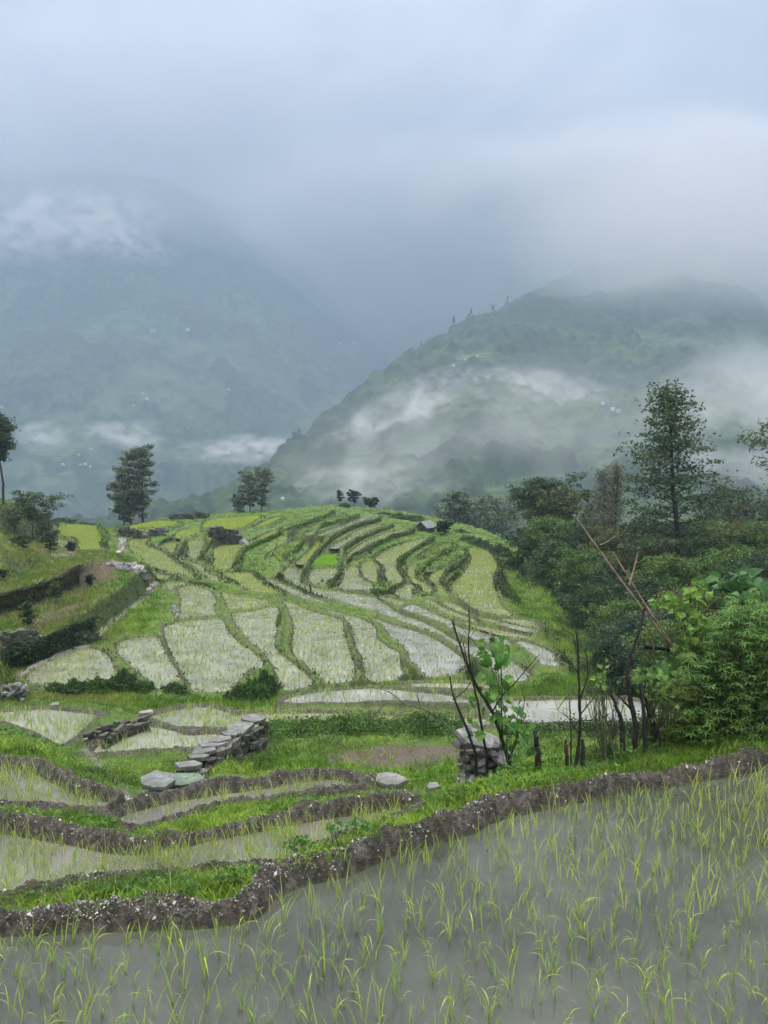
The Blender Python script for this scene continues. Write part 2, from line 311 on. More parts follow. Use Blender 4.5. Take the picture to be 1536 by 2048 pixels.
# ------------------------------------------------------------------ terrain grid in (u = x/y, v = log y)
ui = np.arange(-0.56, 0.5601, 0.00115)
us = np.concatenate([np.linspace(-1.25, -0.566, 90), ui, np.linspace(0.566, 1.25, 90)])
vs_ = np.arange(math.log(1.2), math.log(235), 0.0042)
U, Vv = np.meshgrid(us, vs_)          # rows = depth
YY = np.exp(Vv); XX = U * YY
NR, NC = U.shape
ZT = np.zeros_like(YY); FIX = np.zeros(U.shape, bool); WID = np.full(U.shape, -1, np.int16)
names = list(PW); EDG = np.full(U.shape, 9.0, np.float32); SD = np.full(U.shape, 9.0, np.float32)   # distance to nearest paddy edge
BZ = np.full(U.shape, -999.0, np.float32)
def gidx(x, y):
    u = x / y; v = np.log(y)
    return np.interp(v, vs_, np.arange(NR)), np.interp(u, us, np.arange(NC))
for i, k in enumerate(names):
    poly = PW[k]; z = P[k][0]
    r, c = gidx(poly[:, 0], np.maximum(poly[:, 1], 1.21)); mrg = 60
    r0, r1 = max(int(r.min()) - mrg, 0), min(int(r.max()) + mrg, NR); c0, c1 = max(int(c.min()) - mrg, 0), min(int(c.max()) + mrg, NC)
    sx = XX[r0:r1, c0:c1]; sy = YY[r0:r1, c0:c1]
    ins = inside(poly, sx, sy)
    ov = ins & FIX[r0:r1, c0:c1]
    if ov.sum() > 30:
        o = np.unique(WID[r0:r1, c0:c1][ov], return_counts=True)
        print('OVERLAP', k, [(names[a], int(b)) for a, b in zip(*o)])
    d = edist(poly, sx, sy)
    new = ins & ~FIX[r0:r1, c0:c1]
    ZT[r0:r1, c0:c1][new] = z; FIX[r0:r1, c0:c1] |= ins; WID[r0:r1, c0:c1][new] = i
    if P[k][1] in 'wgn' and k != 'EG':
        e = EDG[r0:r1, c0:c1]; up = (~ins) & (d < e)
        e[up] = d[up]; BZ[r0:r1, c0:c1][up] = z
    e = SD[r0:r1, c0:c1]; e[ins] = d[ins]
PADMASK = FIX.copy()
# anchors: polylines of (px, py, depth) on visible ground, and of (px, depth, z) on hidden ground
A_VIS = [
 [(20,1340,27.5),(100,1315,29.3),(180,1285,32),(230,1245,36),(280,1205,41),(310,1172,45.5)],
 [(15,1290,28.3),(60,1282,29.1),(110,1255,31.3),(170,1215,35),(230,1175,40),(262,1150,44),(285,1130,47.5)],
 [(-60,1275,30),(10,1265,31),(60,1240,33),(130,1200,37.5),(190,1172,42)],
 [(-80,1250,33),(0,1235,33.8),(50,1215,36),(110,1195,38.5),(150,1170,42)],
 [(-80,1205,33.5),(0,1190,34.5),(50,1170,37),(110,1150,40),(170,1128,44.5),(230,1115,50)],
 [(-80,1175,36),(20,1165,38),(80,1145,42),(130,1125,47),(200,1108,53)],
 [(-80,1120,40),(0,1110,42),(50,1118,44),(100,1112,50)],
 [(-80,1060,50),(0,1060,52),(40,1078,56),(90,1090,62)],
 [(-80,1000,58),(0,1010,60),(60,1030,66),(105,1050,80),(112,1070,78)],
 [(-100,980,62),(0,1000,66),(60,1012,72),(110,1043,88),(150,1048,92),(220,1057,93),(250,1052,96),(330,1038,98),(380,1036,100),(440,1028,106),(560,1022,108),(620,1015,110),(690,1010,110),(740,1018,112),(780,1022,112),(840,1030,108),(900,1045,100),(960,1060,93),(1010,1083,84),(1050,1105,76),(1075,1140,65)],
 [(905,1075,82),(960,1088,78),(1000,1110,72)],
 [(1010,1150,60),(1040,1190,52),(1060,1220,46),(1095,1248,41),(1112,1262,39.5),(1130,1300,36),(1150,1345,33)],
 [(1060,1150,58),(1100,1200,49),(1140,1245,43)],
 [(1150,1255,43),(1180,1290,38),(1195,1340,33),(1200,1385,28)],
 [(1075,1375,29),(1150,1380,28.5),(1200,1385,28)],
 [(950,1360,33),(1000,1378,30),(1075,1378,29)],
 [(40,1398,23.8),(80,1400,24.2),(150,1402,24.4),(220,1404,24.4),(280,1405,24.4),(350,1405,24.6),(440,1412,24.6),(500,1412,24.8),(560,1395,26.8),(700,1380,29.6),(850,1370,32)],
 [(-80,1410,17),(25,1412,16.4),(100,1408,16.6),(180,1412,16),(240,1424,14.9)],
 [(205,1447,12.9),(240,1445,12.95),(290,1437,13.3)],
 [(150,1500,12.2),(190,1492,12.2),(235,1478,12.35)],
 [(-60,1500,9.6),(30,1505,9.8),(100,1525,10.2),(150,1560,9.9),(200,1590,9.4)],
 [(250,1600,9.0),(330,1598,9.0),(400,1580,9.5)],
 [(840,1650,5.65),(900,1603,5.6),(1000,1566,5.75),(1100,1540,6.0),(1250,1515,6.2),(1400,1490,6.4),(1536,1470,6.5),(1700,1450,6.8)],
 [(600,1412,14.75),(700,1411,14.85),(800,1410,14.85),(940,1412,14.9)],
 [(700,1425,14.1),(820,1418,14.4),(930,1420,14.4)],
 [(740,1575,7.9),(800,1578,8.0),(890,1585,8.0)],
]
A_HID = [
 [(900,7.6,-3.6),(1000,7.6,-3.6),(1150,8,-3.9),(1300,9,-4.4),(1450,9.5,-4.3),(1700,9.5,-4.0)],
 [(1400,14,-5.6),(1550,13,-5.6),(1800,12,-5.5)],
 [(1300,25,-11),(1400,22,-11),(1600,18,-9.5),(1900,16,-9)],
 [(1180,60,-14),(1250,50,-18),(1350,45,-19),(1536,40,-19),(1900,35,-18)],
 [(1110,80,-12),(1200,85,-18),(1350,90,-26),(1600,90,-30),(2000,80,-30)],
 [(-900,135,-24),(0,140,-26),(400,145,-26),(768,150,-28),(1000,140,-30),(1200,130,-34),(1600,130,-45),(2100,130,-50)],
 [(-1200,230,-80),(0,230,-80),(768,230,-80),(1600,230,-90),(2500,230,-95)],
 [(-1200,6,-3.2),(-900,5.5,-3.0)],
 [(-1200,30,-4),(-700,30,-5.5),(-300,30,-6.5)],
 [(-1200,60,2),(-700,60,1),(-300,60,-1.5)],
 [(2700,8,-4),(2000,8,-3.6)],
]
def stamp(x, y, z, rad=3):
    r, c = gidx(x, y)
    for rr, cc, zz in zip(np.round(r).astype(int), np.round(c).astype(int), z):
        a0, a1, b0, b1 = max(rr - rad, 0), min(rr + rad + 1, NR), max(cc - rad, 0), min(cc + rad + 1, NC)
        m = ~PADMASK[a0:a1, b0:b1]
        ZT[a0:a1, b0:b1][m] = zz; FIX[a0:a1, b0:b1] = True
def densify(pts, k=60):
    p = np.asarray(pts, float); t = np.linspace(0, len(p) - 1, (len(p) - 1) * k + 1)
    return np.stack([np.interp(t, np.arange(len(p)), p[:, i]) for i in range(p.shape[1])], -1)
for a in A_VIS:
    q = densify(a); x, y, z = at_Y(q[:, 0], q[:, 1], q[:, 2]); stamp(x, y, z)
for a in A_HID:
    q = densify(a); u = (q[:, 0] - CX) / F; u = np.clip(u, -1.24, 1.24); stamp(u * q[:, 1], q[:, 1], q[:, 2])
# membrane between the fixed levels: coarse to fine relaxation
def relax(Z, FX, it):
    Z = Z.copy(); base = Z.copy()
    for _ in range(it):
        Pd = np.pad(Z, 1, mode='edge')
        Z = 0.25 * (Pd[:-2, 1:-1] + Pd[2:, 1:-1] + Pd[1:-1, :-2] + Pd[1:-1, 2:])
        Z[FX] = base[FX]
    return Z
cur = None
for st in (32, 16, 8, 4, 2, 1):
    nr, nc = -(-NR // st), -(-NC // st)
    zp = np.zeros((nr * st, nc * st)); fp = np.zeros((nr * st, nc * st), bool)
    zp[:NR, :NC] = ZT; fp[:NR, :NC] = FIX
    fb = fp.reshape(nr, st, nc, st); cnt = fb.sum((1, 3)); zs = (zp * fp).reshape(nr, st, nc, st).sum((1, 3))
    fx = cnt > (0 if st > 1 else 0); zc = np.where(fx, zs / np.maximum(cnt, 1), 0)
    if cur is None: cur = np.full((nr, nc), zc[fx].mean())
    else:
        cur = np.repeat(np.repeat(cur, 2, 0), 2, 1)[:nr, :nc]
    cur = np.where(fx, zc, cur)
    cur = relax(cur, fx, 500 if st >= 8 else (160 if st > 1 else 60))
Z0 = cur
print('membrane', round(time.time() - T0, 1))
# bunds, roughness
near = 1 - sstep(9, 18, YY)
bw = 0.34 - 0.15 * (1 - sstep(17, 28, YY)); bh = 0.09 - 0.045 * sstep(8, 10, YY) * (1 - sstep(18, 24, YY)) + .06 * sstep(40, 60, YY)
wob = fbm(XX * 1.7, YY * 1.7, 3, 3)
t = np.clip(EDG / (bw * (0.5 + 1.0 * wob)), 0, 1)
bund = np.where(t < 1, np.sin(np.pi * np.clip(t * 1.0, 0, 1)) ** 0.8, 0) * bh * (0.6 + 0.8 * wob)
outm = ~PADMASK
free = np.minimum(EDG, 3.0)
rough = (fbm(XX * 1.1, YY * 1.1, 5, 21) - 0.5) * 0.5 * sstep(0.3, 3.0, free) + (fbm(XX * 6, YY * 6, 4, 31) - 0.5) * (0.05 + 0.06 * near) * sstep(0, 0.12, free)
lump = ((1 - cell(XX * 14, YY * 14, 5)) * 0.030 + (1 - cell(XX * 34, YY * 34, 6)) * 0.012 + (fbm(XX * 3, YY * 3, 3, 77) - .5) * .05) * near * sstep(0.0, 0.08, EDG) * (EDG < 0.5)
lip = np.where((EDG < bw * 1.2) & (BZ > -900) & (Z0 < BZ), (BZ - Z0) * sstep(bw * 1.15, bw * 0.7, EDG), 0)
Z = Z0 + np.where(outm, bund + rough + lump + lip, 0)
dk = np.array([P[k][1] for k in names])
kind = np.where(WID >= 0, dk[np.clip(WID, 0, None)], 'x')
Z = np.where(kind == 'w', Z0 - 0.10 * sstep(0, 0.12, SD) - 0.02, Z)
Z = np.where((kind == 'g') | (kind == 's') | (kind == 'n'), Z0 + (fbm(XX * 3, YY * 3, 4, 8) - 0.5) * 0.07, Z)
def gz(x, y):
    x = np.asarray(x, float); y = np.maximum(np.asarray(y, float), 1.25)
    r, c = gidx(x, y); r0 = np.clip(np.floor(r).astype(int), 0, NR - 2); c0 = np.clip(np.floor(c).astype(int), 0, NC - 2)
    a = r - r0; b = c - c0
    return (Z[r0, c0] * (1 - b) + Z[r0, c0 + 1] * b) * (1 - a) + (Z[r0 + 1, c0] * (1 - b) + Z[r0 + 1, c0 + 1] * b) * a
def gget(A, x, y):
    r, c = gidx(x, np.maximum(y, 1.25)); return A[np.clip(np.round(r).astype(int), 0, NR - 1), np.clip(np.round(c).astype(int), 0, NC - 1)]
# ground colour: what lies there (soil, stone path, moss, grass), plus shade on steep risers
gr = np.gradient(Z0, axis=0) / (YY * 0.0042)
PXg = CX + F * XX / YY / 1.0
tan = Z / YY
PYg = CY - F * (tan * CP + SP) / (CP - tan * SP)      # photo row of each ground point (to place traced ground patches)
PXg = CX + F * (XX / YY) / (CP - tan * SP)
nz1 = fbm(XX * 0.8, YY * 0.8, 4, 41); nz2 = fbm(XX * 3.1, YY * 3.1, 4, 51); nz3 = fbm(XX * 34, YY * 34, 3, 61)
C = np.zeros(U.shape + (3,), np.float32)
def mixc(C, c, m):
    m = np.clip(m, 0, 1)[..., None]; return C * (1 - m) + np.array(c, np.float32) * m
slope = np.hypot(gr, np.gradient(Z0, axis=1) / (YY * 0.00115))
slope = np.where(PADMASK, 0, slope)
C[:] = (0.080, 0.150, 0.022)
C = mixc(C, (0.105, 0.175, 0.028), sstep(0.42, 0.68, nz1))
C = mixc(C, (0.040, 0.062, 0.018), sstep(0.5, 0.75, nz2) * 0.7)
C = mixc(C, (0.034, 0.056, 0.018), sstep(0.35, 0.9, slope + (nz2 - .5) * .4) * 0.85 * (1 - near))  # steep risers: dark bank growth, with their shade put into the colour
bn = sstep(0.34, 0.0, EDG) * sstep(0.25, 0.6, nz2 + 0.15)
C = mixc(C, (0.072, 0.062, 0.036), bn * 0.8)
mudn = (1 - sstep(9, 22, YY)) * sstep(0.24, 0.13, EDG + (nz2 - 0.5) * 0.3)
C = mixc(C, (0.074, 0.070, 0.056), mudn)
C = mixc(C, (0.15, 0.14, 0.12), mudn * sstep(0.55, 0.7, nz3) * 0.7)
C = mixc(C, (0.035, 0.028, 0.022), mudn * sstep(0.5, 0.3, nz3) * 0.6)
def patch(cx, cy, rx, ry, rot=0):
    a = RAD(rot); dx = PXg - cx; dy = PYg - cy
    x = (dx * math.cos(a) + dy * math.sin(a)) / rx; y = (-dx * math.sin(a) + dy * math.cos(a)) / ry
    return sstep(1.15, 0.8, np.sqrt(x * x + y * y) + (nz2 - 0.5) * 0.9)
C = mixc(C, (0.115, 0.100, 0.072), patch(790, 1512, 140, 24) * (kind == 's'))
C = mixc(C, (0.050, 0.046, 0.026), patch(110, 1178, 130, 26, -22))
C = mixc(C, (0.040, 0.042, 0.022), patch(100, 1185, 110, 18, -24) * 0.8)
C = mixc(C, (0.090, 0.064, 0.044), patch(205, 1142, 32, 22))
C = mixc(C, (0.080, 0.075, 0.040), patch(90, 1238, 90, 16, -20) * 0.8)
C = mixc(C, (0.085, 0.078, 0.034), patch(110, 1105, 100, 14, -8) * 0.7)
def trail(pts, wd):
    q = densify(pts, 8); d = np.full(U.shape, 1e9)
    m = (PXg > q[:, 0].min() - 30) & (PXg < q[:, 0].max() + 30) & (PYg > q[:, 1].min() - 30) & (PYg < q[:, 1].max() + 30)
    d[m] = edist_open(q, PXg[m], PYg[m]); return sstep(wd * 1.3, wd * 0.6, d + (nz2 - 0.5) * wd)
def edist_open(q, X, Y):
    b = np.full(X.shape, 1e9)
    for i in range(len(q) - 1):
        a = q[i]; d = q[i + 1] - a; t = np.clip(((X - a[0]) * d[0] + (Y - a[1]) * d[1]) / (d @ d + 1e-9), 0, 1)
        b = np.minimum(b, (X - a[0] - t * d[0]) ** 2 + (Y - a[1] - t * d[1]) ** 2)
    return np.sqrt(b)
TRAILS = [([(25,1365),(45,1345),(120,1308),(178,1287),(205,1262),(225,1243),(260,1218),(300,1185),(312,1165)], 4.5),
          ([(245,1104),(238,1090),(248,1080)], 4), ([(105,1110),(125,1112),(148,1106)], 4)]
for q, wd in TRAILS: C = mixc(C, (0.20, 0.185, 0.165), trail(q, wd))
C = mixc(C, (0.16, 0.155, 0.14), trail([(170,1500),(200,1530),(235,1560),(255,1590)], 6) * 0.8)
V3 = np.stack([XX, YY, Z], -1).reshape(-1, 3)
ii = (np.arange(NR - 1)[:, None] * NC + np.arange(NC - 1)[None, :]).ravel()
Fq = np.stack([ii, ii + 1, ii + NC + 1, ii + NC], -1)
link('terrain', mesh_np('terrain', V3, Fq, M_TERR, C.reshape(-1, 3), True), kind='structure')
print('terrain', len(V3), round(time.time() - T0, 1))
# water sheets
for k in names:
    z, kd = P[k][0], P[k][1]
    if kd != 'w': continue
    p = PW[k]; n = len(p); nx = np.roll(p, -1, 0) - np.roll(p, 1, 0)
    ar = 0.5 * np.sum(p[:, 0] * np.roll(p[:, 1], -1) - np.roll(p[:, 0], -1) * p[:, 1])
    nn = np.stack([nx[:, 1], -nx[:, 0]], -1) / (np.linalg.norm(nx, axis=1, keepdims=True) + 1e-9) * (1 if ar > 0 else -1)
    q = p + nn * 0.05 if k != 'N1' else p.copy()
    if ar < 0: q = q[::-1]
    V = np.column_stack([q, np.full(n, z)])
    link('paddy_water', mesh_np('paddy_water', V, np.arange(n)[None, :], M_WATER if k == 'N1' else M_POOL if q[:, 1].mean() < 9 else (M_SILT2 if k in ('P6', 'P7', 'B5', 'B6', 'B7', 'B8', 'C1', 'W1', 'W2') else M_SILT)), kind='structure')

# ------------------------------------------------------------------ mountains
def mountain(name, ridge, foot, back, cols, rows, seed, amp, fcov, curve=1.0, u_range=None, fields=()):
    rd = np.array(ridge, float)
    u0, u1 = u_range
    u = np.linspace(u0, u1, cols)
    ru = (rd[:, 0] - CX) / F
    tanr = -(((rd[:, 1] - CY) / F) * CP + SP) / (CP - ((rd[:, 1] - CY) / F) * SP)
    Yr = np.interp(u, ru, rd[:, 2]); zr = np.interp(u, ru, tanr) * Yr
    Yr = Yr + (fbm(u * 9, u * 0 + 3, 4, seed) - .5) * 0.1 * Yr
    zr = np.interp(u, ru, tanr) * Yr
    s = np.concatenate([np.linspace(0, 1, rows) ** 0.9, np.linspace(1, back, rows // 6)[1:]])
    UU, SS = np.meshgrid(u, s); Yf, zf = foot
    YR = np.broadcast_to(Yr, UU.shape); ZR = np.broadcast_to(zr, UU.shape)
    Y = Yf + (YR - Yf) * SS
    f = np.where(SS <= 1, np.clip(SS, 0, 1) ** curve, 1 - (SS - 1) * 1.2)
    z = zf + (ZR - zf) * f
    X = UU * Y
    sc = 1 / 420.0
    rid = 1 - np.abs(2 * fbm(X * sc, Y * sc, 5, seed + 3) - 1)
    env = np.clip(np.minimum(SS, 1) * (1.02 - np.minimum(SS, 1)) * 4, 0.0, 1)
    z = z + (rid - 0.72) * amp * env
    fo = fbm(X / 160, Y / 160, 4, seed + 5)
    zn = z + (fbm(X / 90, Y / 90, 3, seed + 15) - .5) * 60
    field = sstep(fcov, fcov + 0.06, fo + 0.10 * (fbm(X / 500, Y / 500, 2, seed + 6) - .5)) * sstep(1.0, 0.75, SS)
    tn0 = z / Y; pxm = CX + F * UU / (CP - tn0 * SP); pym = CY - F * (tn0 * CP + SP) / (CP - tn0 * SP)
    for cx, cy, rx, ry, ro in fields:
        a = RAD(ro); dx = pxm - cx; dy = pym - cy; d = np.hypot((dx * math.cos(a) + dy * math.sin(a)) / rx, (-dx * math.sin(a) + dy * math.cos(a)) / ry)
        field = np.maximum(field, sstep(1.05, .8, d + (fbm(X / 70, Y / 70, 4, seed + 31) - .5) * 1.6))
    # forest canopy lumps, terraced fields
    cl = (1 - cell(X / 11, Y / 11, seed)) * 7 + (1 - cell(X / 27, Y / 27, seed + 2)) * 9
    z = z + cl * (1 - field) + (fbm(X / 30, Y / 30, 3, seed + 8) - .5) * 8 * (1 - field)
    stp = 5.0; zt = np.floor(z / stp) * stp + stp * sstep(0.72, 1.0, z / stp - np.floor(z / stp))
    z = z * (1 - .25 * field) + zt * field * .25
    Cc = np.zeros(X.shape + (3,), np.float32); Cc[:] = (0.034, 0.058, 0.032)
    Cc = mixc(Cc, (0.060, 0.095, 0.040), sstep(0.4, 0.7, fbm(X / 60, Y / 60, 4, seed + 9)))
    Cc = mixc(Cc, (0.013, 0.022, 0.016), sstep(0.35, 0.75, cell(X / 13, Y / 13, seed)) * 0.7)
    fc = fbm(X / 45, zt / 6.0, 2, seed + 10)
    Cf = np.zeros_like(Cc); Cf[:] = (0.058, 0.095, 0.050)
    Cf = mixc(Cf, (0.085, 0.125, 0.065), sstep(0.45, 0.65, fc)); Cf = mixc(Cf, (0.04, 0.07, 0.03), sstep(0.62, 0.8, z / stp - np.floor(z / stp)) * 0.7)
    Cf = mixc(Cf, (0.02, 0.036, 0.02), sstep(.52, .62, fbm(X / 24, Y / 24, 4, seed + 51)) * .8)
    Cc = Cc * (1 - field[..., None]) + Cf * field[..., None]
    nr, nc = X.shape
    i = (np.arange(nr - 1)[:, None] * nc + np.arange(nc - 1)[None, :]).ravel()
    Fm = np.stack([i, i + 1, i + nc + 1, i + nc], -1)
    link(name, mesh_np(name, np.stack([X, Y, z], -1).reshape(-1, 3), Fm, M_MTN, Cc.reshape(-1, 3), True), kind='structure')
    return u, s, X, Y, z
RM = mountain('mountain_right', [(-100,1120,420),(250,1060,430),(440,1010,450),(500,975,480),(560,935,520),(600,902,560),(680,830,650),(780,745,780),(850,705,850),(900,670,900),(940,648,950),(1000,630,1000),(1050,602,1150),(1100,575,1400),(1180,530,1900),(1290,470,2600),(1370,430,2900),(1450,440,3000),(1536,475,3000),(1800,560,3000),(2300,600,3000)],
   (235, -85), 1.5, 1100, 620, 3, 55, 0.62, 1.0, (-0.5, 1.1), [(640,955,130,40,-20),(1100,990,140,50,-5),(1240,900,90,40,-10),(940,725,60,18,-20),(820,900,70,30,-20)])
LM = mountain('mountain_left', [(-900,420,2500),(-300,340,2600),(0,340,2600),(200,345,2600),(350,370,2600),(480,430,2600),(600,530,2600),(700,640,2500),(800,745,2300),(900,800,2200),(1000,850,2100),(1500,900,2000)],
   (560, -260), 1.3, 1000, 620, 23, 130, 0.56, 1.12, (-1.1, 0.5), [(180,955,120,55,-10),(300,760,170,45,-12),(420,700,110,30,0),(540,775,110,32,28),(110,860,110,35,-8),(340,880,110,45,10),(690,705,40,16,0),(240,1000,120,30,0)])
BM = mountain('mountain_far', [(-200,420,3200),(300,400,3200),(500,420,3200),(620,430,3200),(760,445,3200),(860,450,3200),(960,445,3200),(1080,430,3200),(1200,420,3300),(1500,430,3300),(2300,500,3300)],
   (1600, -300), 1.3, 400, 160, 43, 150, 0.62, 1.0, (-0.6, 1.1))
# ground sheet under everything out to the horizon
V = np.array([[-9000, -300, -300], [9000, -300, -300], [9000, 9000, -300], [-9000, 9000, -300]], float)
link('ground', mesh_np('ground', V, np.array([[0, 1, 2, 3]]), M_MTN, np.tile([0.03, 0.05, 0.03], (4, 1))), kind='structure')
print('mountains', round(time.time() - T0, 1))

# ------------------------------------------------------------------ generators (numpy)
def unit(v): return v / (np.linalg.norm(v, axis=-1, keepdims=True) + 1e-9)
class Geo:
    def __init__(s): s.V = []; s.F = {}; s.C = []; s.n = 0
    def add(s, V, F_, C_):
        V = np.asarray(V, float); C_ = np.broadcast_to(np.asarray(C_, float), V.shape)
        for f in (F_ if isinstance(F_, list) else [F_]):
            if len(f): s.F.setdefault(f.shape[1], []).append(np.asarray(f) + s.n)
        s.V.append(V); s.C.append(C_); s.n += len(V)
    def mesh(s, name, mat, smooth=False):
        return mesh_np(name, np.concatenate(s.V), [np.concatenate(f) for f in s.F.values()], mat, np.concatenate(s.C), smooth)
def ribbons(base, h, w, lean, segs, droop=0.5, up=None, r=None):
    """curved tapering blades; base (n,3), h,w (n,), lean (n,2) horizontal reach as a share of h"""
    r = r or rng; n = len(base); h = np.broadcast_to(h, (n,)); w = np.broadcast_to(w, (n,)); dr = np.broadcast_to(droop, (n,))
    t = np.linspace(0, 1, segs + 1)[None, :]
    lx = lean[:, :1]; ly = lean[:, 1:2]
    x = base[:, :1] + h[:, None] * lx * (0.35 * t + 0.65 * t ** 2.2); y = base[:, 1:2] + h[:, None] * ly * (0.35 * t + 0.65 * t ** 2.2)
    z = base[:, 2:3] + h[:, None] * (t - dr[:, None] * t ** 2.6)
    th = r.uniform(0, np.pi, n)[:, None]
    ww = w[:, None] * 0.5 * np.minimum(1, 0.55 + 1.2 * t) * np.clip((1 - t) * 2.2, 0.04, 1)
    dx = np.cos(th) * ww; dy = np.sin(th) * ww
    A = np.stack([x - dx, y - dy, z], -1); B = np.stack([x + dx, y + dy, z], -1)
    V = np.stack([A, B], 2).reshape(-1, 3)
    k = np.arange(n)[:, None] * (2 * (segs + 1)) + np.arange(segs)[None, :] * 2
    k = k.ravel(); return V, np.stack([k, k + 1, k + 3, k + 2], -1)
def tris(base, h, w, lean, r=None):
    r = r or rng; n = len(base); th = r.uniform(0, np.pi, n); h = np.broadcast_to(h, (n,)); w = np.broadcast_to(w, (n,))
    d = np.stack([np.cos(th) * w / 2, np.sin(th) * w / 2, np.zeros(n)], -1)
    tip = base + np.stack([lean[:, 0] * h, lean[:, 1] * h, h], -1)
    V = np.stack([base - d, base + d, tip], 1).reshape(-1, 3)
    return V, np.arange(n * 3).reshape(-1, 3)
def leafq(cen, size, asp=0.55, flat=0.0, r=None, droop=None):
    """one folded-looking rhombus per leaf"""
    r = r or rng; n = len(cen); a = unit(r.normal(size=(n, 3)) * np.array([1, 1, 1 - flat]))
    b = r.normal(size=(n, 3)); b = unit(b - (b * a).sum(-1, keepdims=True) * a)
    s = np.broadcast_to(size, (n,))[:, None]
    c2 = cen + np.cross(a, b) * s * 0.12
    V = np.stack([cen - a * s, c2 - b * s * asp, cen + a * s, c2 + b * s * asp], 1).reshape(-1, 3)
    return V, np.arange(n * 4).reshape(-1, 4)
def tube(pts, rad, sides=6):
    p = np.asarray(pts, float); n = len(p); rad = np.broadcast_to(rad, (n,)).astype(float)
    t = unit(np.gradient(p, axis=0)); ref = np.array([0.3, 0.9, 0.25]); a = unit(np.cross(t, ref)); b = np.cross(t, a)
    an = np.linspace(0, 2 * np.pi, sides, endpoint=False)
    V = p[:, None] + (a[:, None] * np.cos(an)[None, :, None] + b[:, None] * np.sin(an)[None, :, None]) * rad[:, None, None]
    i = np.arange(n - 1)[:, None] * sides; j = np.arange(sides)[None, :]; k = (j + 1) % sides
    Fq = np.stack([i + j, i + k, i + sides + k, i + sides + j], -1).reshape(-1, 4)
    caps = [np.arange(sides)[::-1][None, :], (np.arange(sides) + (n - 1) * sides)[None, :]]
    return V.reshape(-1, 3), [Fq] + caps
def vary(n, base, amp=0.3, r=None, warm=0.15):
    r = r or rng; k = 1 + r.uniform(-amp, amp, (n, 1)); w_ = r.uniform(-warm, warm, (n, 1))
    return np.clip(np.array(base) * k * np.concatenate([1 + w_, np.ones((n, 1)), 1 - w_], 1), 0, 1)
def on_ground(px, py, Yd):
    x, y, z = at_Y(px, py, Yd); return np.array([float(x), float(y), float(gz(x, y))])

# ------------------------------------------------------------------ rice
RICE_A, RICE_B = np.array([0.30, 0.39, 0.145]), np.array([0.36, 0.46, 0.080])
def clump_mesh(i):
    r = np.random.default_rng(500 + i); g = Geo(); n = int(r.integers(3, 6))
    h = r.uniform(0.11, 0.28, n); ang = r.uniform(0, 6.28, n); ln = r.uniform(0.05, 0.5, n)
    lean = np.stack([np.cos(ang) * ln, np.sin(ang) * ln], -1); base = np.zeros((n, 3)); base[:, :2] = r.normal(0, 0.006, (n, 2)); base[:, 2] = -0.03
    V, Fq = ribbons(base, h, 0.0050, lean, 8, np.where(r.random(n) < 0.35, r.uniform(0.35, 0.75, n), 0.08), r=r)
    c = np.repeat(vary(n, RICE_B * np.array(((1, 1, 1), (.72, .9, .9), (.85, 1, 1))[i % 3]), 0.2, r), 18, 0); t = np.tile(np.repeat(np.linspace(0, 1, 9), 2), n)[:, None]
    c = c * (0.25 + 0.75 * np.minimum(1, t * 2.8)); g.add(V, Fq, c)  # blades darkened towards the foot: contact shade put into their colour
    if r.random() < 0.6:   # side leaves that bend over
        m = int(r.integers(1, 3)); b2 = np.zeros((m, 3)); b2[:, 2] = r.uniform(0.05, 0.12, m); a2 = r.uniform(0, 6.28, m); l2 = r.uniform(0.7, 1.3, m)
        V, Fq = ribbons(b2, r.uniform(0.08, 0.15, m), 0.005, np.stack([np.cos(a2) * l2, np.sin(a2) * l2], -1), 6, 0.8, r=r)
        g.add(V, Fq, np.repeat(vary(m, RICE_B, 0.2, r), 14, 0))
    return g.mesh('rice_seedling', M_RICE)
RM_ = [clump_mesh(i) for i in range(22)]
n1 = PW['N1']; gx, gy = np.meshgrid(np.arange(-4, 6, 0.10), np.arange(2.2, 8, 0.10))
sp = np.stack([gx.ravel(), gy.ravel()], -1) + rng.normal(0, 0.03, (gx.size, 2))
keep = inside(n1, sp[:, 0], sp[:, 1]) & (edist(n1, sp[:, 0], sp[:, 1]) > 0.05)
# how the view sees them (to keep those in the frame first)
q = sp / 1.0; ppx = CX + F * q[:, 0] / (q[:, 1] * CP + 2.4 * SP); ppy = CY - F * (-2.4 * CP + q[:, 1] * SP) / (q[:, 1] * CP + 2.4 * SP)
keep &= (ppx > -500) & (ppx < 2600) & (ppy < 2700); shown = (ppx > -20) & (ppx < 1556) & (ppy < 2110)
sp = sp[keep]; ordr = np.argsort(sp[:, 1] + np.where(shown[keep], 0, 100)); sp = sp[ordr]; print('near seedlings', len(sp))
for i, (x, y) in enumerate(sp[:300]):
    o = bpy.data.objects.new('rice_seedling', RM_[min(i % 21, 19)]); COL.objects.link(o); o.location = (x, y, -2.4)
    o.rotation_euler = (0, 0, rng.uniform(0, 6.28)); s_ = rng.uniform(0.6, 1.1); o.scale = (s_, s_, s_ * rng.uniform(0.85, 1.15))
    tag(o, 'yellow green rice seedling standing in the grey water of the front paddy', 'rice seedling', 'rice seedlings in the front paddy')
g = Geo()
